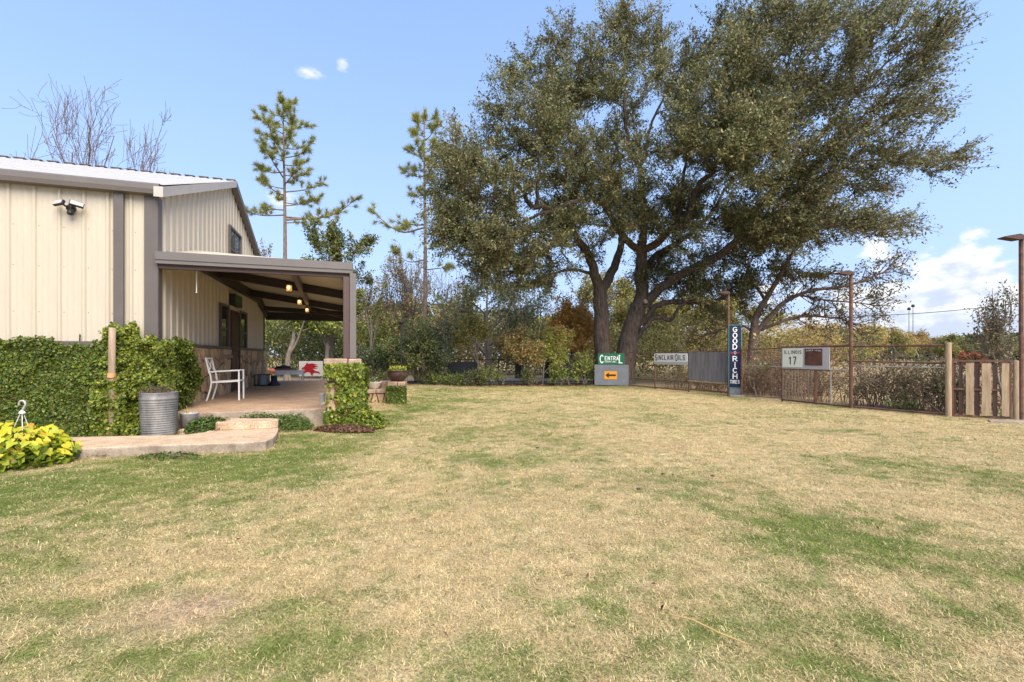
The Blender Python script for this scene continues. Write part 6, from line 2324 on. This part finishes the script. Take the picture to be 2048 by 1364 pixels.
for i, (lab, px, yt, w) in enumerate([('low bright green plant under the olive sapling', 945, 735, 50), ('fern like green plant at the foot of the bronze sapling', 985, 728, 50), ('small spiky green plant right of the olive sapling', 965, 745, 30),
                                      ('low leafy plant at the foot of the dark shrubs', 880, 742, 60), ('dark low plant below the tall dark shrub', 850, 738, 50), ('low green plant in front of the feathery shrub', 905, 748, 40),
                                      ('low green plant under the orange brown sapling', 1052, 735, 36), ('thin yellowing plant under the amber sapling', 1118, 725, 40), ('dark low plant behind the planter wall', 772, 735, 60)]):
    T(lab, px, 21.0, yt, w, LIME + DEEP if i % 2 else DEEP + OLIVE, 1100, 230 + i, name='low_plant', cat='plant', group='low plants along the back fence', tr=.015, leaf=.09, stems=5, levels=2, trunk_frac=.55, start=.15, spread=.06, aspect=.3)
BASE_LITTER = palette(5200, rng, LITTER + [(2, (.07, .05, .03))])
p = np.stack([rng.uniform(-7.5, 3.4, 5200), 21.4 + rng.normal(size=5200) * .35, .02 + .03 * rng.random(5200)], 1)
tag(leaf_obj('leaf_litter', p, .08, BASE_LITTER, None, None, rng, nrm=np.tile([0, 0, 1.0], (5200, 1)), stiff=2.0), 'dark bed of fallen leaves under the shrub row', None, None, 'stuff')


nl = 420
x = rng.uniform(-6, 9, nl)
y = rng.uniform(2.0, 19, nl)
k = free_ground(x, y) & (np.abs(x) < 1.1 * y + .5)
x, y = x[k], y[k]
p = np.stack([x, y, gz(x, y) + .022], 1)
tag(leaf_obj('fallen_leaves', p, .034, palette(len(x), rng, LITTER + [(2, (.30, .17, .07))]), None, None, rng, nrm=np.tile([0, 0, 1.0], (len(x), 1)), stiff=1.5), 'stray brown leaves dropped on the lawn', None, None, 'stuff')


# ---- brush on and behind the right fence
def brush(name, label, X, Y, w, dep, h, n_tw, n_leaf, pal, seed, twig=(.10, .06, .04), tall=1.0, leaf=.06, cat='brush', arch=.35, face=0.0):
    r = np.random.default_rng(seed)
    tb = Tubes()
    E = []
    ca, sa = math.cos(face), math.sin(face)
    n_tw = int(n_tw * .6)
    X, Y = X + .52, Y + .2
    for k in range(n_tw):
        x, y = r.uniform(-.5, .5) * w, r.uniform(-.5, .5) * dep
        hh = h * r.uniform(.35, 1.05) * tall * (1 - .5 * abs(2 * x / w) ** 3)
        p0 = np.array([x, y, -.02])
        lean = r.normal(size=2) * arch
        p1 = p0 + np.array([lean[0] * hh * .5, lean[1] * hh * .4, hh * .6])
        p2 = p1 + np.array([lean[0] * hh * .8 + r.normal() * .12, lean[1] * hh * .5, hh * .4])
        p3 = p2 + np.array([lean[0] * hh * .6 + r.normal() * .15, r.normal() * .1, -hh * r.uniform(-.1, .35)])
        q = [np.array([a[0] * ca - a[1] * sa, a[0] * sa + a[1] * ca, a[2]]) for a in (p0, p1, p2, p3)]
        pts, rr = smooth_path(q, [.011, .008, .006, .003], 3)
        tb.add(pts, rr, 3)
        E.append(pts)
    o = empty(name, (X, Y, 0), 0, label, cat)
    tb.build('twigs', M['dead_twig'], o)
    if n_leaf:
        k = r.integers(0, len(E), n_leaf)
        A = np.array(E)[k]
        i = r.integers(2, A.shape[1] - 1, n_leaf)
        idx = np.arange(n_leaf)
        p = A[idx, i] + (A[idx, i + 1] - A[idx, i]) * r.random((n_leaf, 1)) + r.normal(size=(n_leaf, 3)) * .07
        p[:, 2] = np.maximum(p[:, 2], .03)
        tag(leaf_obj('foliage', p, leaf, palette(n_leaf, r, pal, .3), o, None, r), None, None, None, 'stuff')
    return o


DRY = [(3, (.24, .15, .085)), (3, (.17, .105, .065)), (2, (.33, .22, .12)), (1, (.13, .12, .05))]
DUSK = [(3, (.12, .09, .055)), (2, (.16, .15, .06)), (2, (.22, .14, .08)), (1, (.09, .12, .045))]
fd_ = math.atan2(-1.9, .76)
brush('brush', 'brown dead vines heaped behind the fence right of the navy sign', 8.05, 15.3, 1.9, 1.0, 1.35, 150, 2600, DRY, 301, face=fd_)
brush('vine_heap', 'rusty dead vine mass arching above the fence left of the two square signs', 9.1, 16.6, 2.6, 1.6, 1.95, 320, 3800, RUSSET + DRY, 302, face=fd_, arch=.5)
brush('brush', 'dry brown brush behind the square lattice', 8.75, 13.6, 1.3, .8, 1.0, 50, 700, DRY + DUSK, 303, face=fd_)
brush('brush', 'dark tangled vines behind the lamp pole by the two square signs', 9.15, 12.15, 1.3, .8, 1.45, 150, 2400, DUSK, 304, face=fd_, arch=.45)
brush('shrub', 'leafy green brown shrub pressed against the fence near the gate', 9.55, 11.5, 1.1, .7, 1.40, 110, 2300, DUSK + [(3, (.075, .10, .032))], 305, face=fd_)
brush('shrub', 'upright green shrub behind the last fence panel before the timber post', 9.9, 11.0, .7, .6, 1.25, 80, 2000, [(3, (.06, .085, .03)), (2, (.10, .12, .04)), (1, (.16, .10, .05))], 306, face=fd_)
brush('brush', 'low dead brush under the corrugated sheet', 7.25, 17.0, 2.0, .8, .75, 110, 1500, DRY, 307, face=fd_)
brush('brush', 'grey brown weeds behind the fence below the white sign', 6.6, 18.9, 2.0, .9, .9, 110, 1500, DRY + OLIVE, 308, face=fd_)
brush('weed_clump', 'bright green weed at the foot of the fence near the gate', 9.05, 11.35, .25, .15, .32, 16, 240, [(2, (.16, .22, .05)), (2, (.10, .16, .04))], 309, cat='plant', leaf=.07)
brush('weed_clump', 'small green weed at the foot of the gate', 10.1, 10.05, .18, .1, .16, 10, 120, [(2, (.14, .2, .05))], 310, cat='plant', leaf=.05)
brush('brush', 'tangle of dry vines behind the gate', 10.6, 10.9, 1.2, .6, .75, 60, 900, DRY, 311, face=-.5)
T('bushy sparse leaved tree behind the lamp pole by the gate', 2014, 11.6, 560, 110, [(4, (.085, .06, .035)), (3, (.075, .08, .035)), (1, (.15, .09, .05))], 2300, 92, tr=.035, stems=3, leaf=.07, trunk_frac=.5, spread=.10, start=.2)
T('grey bare sapling leaning behind the fence right of the lamp pole', 1722, 17, 640, 60, OLIVE, 120, 93, name='sapling', cat='sapling', tr=.03, trunk_frac=.6, lean=(-.12, 0))
T('bare pale stemmed sapling behind the brown vines right of the navy sign', 1512, 15.0, 672, 50, OLIVE, 90, 94, name='sapling', cat='sapling', tr=.016, trunk_frac=.7)

# ---- trees far beyond the field
FAR = [(1668, 60, 668, 70, OLIVE + LIME, 'olive'), (1720, 80, 652, 80, YELLOW + ORANGE, 'amber'), (1752, 66, 655, 75, YELLOW, 'golden yellow'), (1790, 90, 658, 70, YELLOW + OLIVE, 'yellow olive'), (1838, 95, 663, 70, ORANGE + YELLOW, 'copper'),
       (1872, 110, 672, 60, ORANGE + OLIVE, 'tan'), (1915, 100, 672, 60, OLIVE, 'dull green'), (1965, 120, 676, 80, GREYG + OLIVE, 'grey green'), (2020, 105, 672, 90, OLIVE + GREYG, 'grey olive'), (1630, 75, 650, 90, OLIVE + YELLOW, 'green gold')]
near = ['behind the two square signs', 'just right of the middle lamp pole', 'left of the floodlight masts', 'below the floodlight masts', 'right of the floodlight masts', 'above the last fence panel', 'above the tall timber post',
        'above the gate', 'behind the lamp pole by the gate', 'left of the middle lamp pole']
for i, (px, Y, yt, w, pal, wd) in enumerate(FAR):
    T(f'distant {wd} tree on the horizon {near[i]}', px, Y, yt, w, pal, 5200, 400 + i, tr=.2, leaf=.30, trunk_frac=.35, group='trees beyond the dry field', spread=.35, start=.15)
for i, (px, say) in enumerate(((1932, 'left'), (1956, 'right'))):
    T(f'rust red bush beyond the field above the gate, {say} of the two', px, 42, 702, 34, [(3, (.26, .09, .045)), (2, (.20, .07, .035))], 1800, 440 + i, name='bush', cat='bush', tr=.04, stems=4, leaf=.14, trunk_frac=.5, start=.1, group='rust red bushes in the field')
n = 46000
x = rng.uniform(-140, 190, n)
y = 118 + 14 * rng.random(n) + np.abs(x) * .05
hh = 4.0 + 5.0 * fbm(x * .07, y * 0 + 3, 4) + 8.0 * np.clip((40 - x) / 60, 0, 1)
p = np.stack([x, y, hh * rng.random(n) ** .7 + .2], 1)
c = palette(n, rng, OLIVE + DEEP + [(4, (.17, .13, .06)), (3, (.14, .13, .08))], .3) * (.7 + .6 * fbm(x * .12, x * 0, 3))[:, None]
o = leaf_obj('far_woods', p, .95, c, None, None, rng, aspect=.8)
tag(o, 'distant line of mixed autumn woods along the horizon', None, None, 'stuff')

# ---- thick undergrowth beyond the drive and behind the pipe fence
def undergrowth(label, x0, x1, y0, y1, h, n, pal, leaf, seed):
    r = np.random.default_rng(seed)
    x, y = r.uniform(x0, x1, n), r.uniform(y0, y1, n)
    top = h * (.45 + .95 * fbm(x * .45 + seed, y * .3, 3))
    z = top * r.random(n) ** .75 + .05
    lump = fbm(x * .9 + 3 * seed, y * .5 + z * .9, 3)[:, None]
    hue = fbm(x * .33 + seed, y * .2 + 9, 2)
    c = palette(n, r, pal[0], .3) * 1.75  # undergrowth colours brightened too, in place of ambient light
    c2 = palette(n, r, pal[1], .3) * 1.75
    c = np.where((hue + r.normal(size=n) * .08)[:, None] > .5, c, c2) * (.6 + .8 * lump)
    keep = lump[:, 0] + r.normal(size=n) * .1 > .31
    o_ = leaf_obj('undergrowth', np.stack([x, y, z], 1)[keep], leaf, c[keep], None, None, r, aspect=.6, nrm=np.tile([0, 0, 1.0], (keep.sum(), 1)), stiff=.4)
    tag(o_, label, None, None, 'stuff')


undergrowth('tangled undergrowth of olive and bronze bushes beyond the drive', -15, 6.0, 32, 38, 4.0, 34000, (DEEP + OLIVE, OLIVE + ORANGE + YELLOW), .17, 3)
undergrowth('dense green undergrowth behind the house and porch', -19, -7.2, 27, 31, 4.2, 24000, (DEEP + OLIVE, OLIVE + LIME), .15, 8)
undergrowth('olive and golden undergrowth behind the pipe fence and white sign', 5.5, 20, 25, 33, 3.4, 25000, (OLIVE + YELLOW, YELLOW + ORANGE), .15, 5)

# ---- neighbour's house glimpsed between the shrubs
nb = empty('neighbour_house', (at(775, 40), 40, 0), R(8), 'distant pink walled house with a green porch awning glimpsed between the shrubs', 'house')
MB().box(-1.4, 5.0, 0, 6, 0, 2.6).build('wall', pm('pink_stucco', (.50, .30, .22), rough=.9, var=.1), nb)
MB().slab([(-1.9, 2.6), (5.4, 2.6), (3.9, 4.2), (.2, 4.2)], -.4, 6.4).build('roof', pm('clay_roof', (.30, .15, .10), rough=.9, var=.2), nb)
MB().slab([(-3.9, 2.05), (-1.42, 2.05), (-1.42, 2.35), (-3.9, 2.2)], -.3, 4).build('awning', pm('green_awning', (.02, .09, .06), rough=.6), nb)
for x_ in (-3.7, -1.7):
    MB().box(x_ - .06, x_ + .06, -.2, -.08, 0, 2.04).build('awning_post', M['white_paint'], nb)
MB().box(.4, 1.6, -.03, -.002, 1.0, 2.1).build('window', M['glass'], nb)
car = empty('parked_van', (at(722, 37), 37, 0), R(4), 'white vehicle parked under the green awning far behind the shrubs', 'van')
MB().slab([(-2.3, .35), (2.3, .35), (2.35, 1.0), (1.7, 1.15), (1.0, 1.85), (-2.2, 1.9), (-2.35, 1.0)], -.9, .9).build('body', M['white_paint'], car, bevel=.08)
MB().slab([(.95, 1.15), (1.5, 1.15), (.9, 1.75), (-.1, 1.78), (-.1, 1.15)], -.915, -.905).build('window', M['glass'], car)
for x_ in (-1.4, 1.4):
    wh = MB().lathe([(.0, -.1), (.33, -.1), (.36, -.06), (.36, .06), (.33, .1), (.0, .1)], 18).build('wheel', M['black'], car, (x_, -.86, .36), (R(90), 0, 0))
pole_p = P(1240, 650, 30)
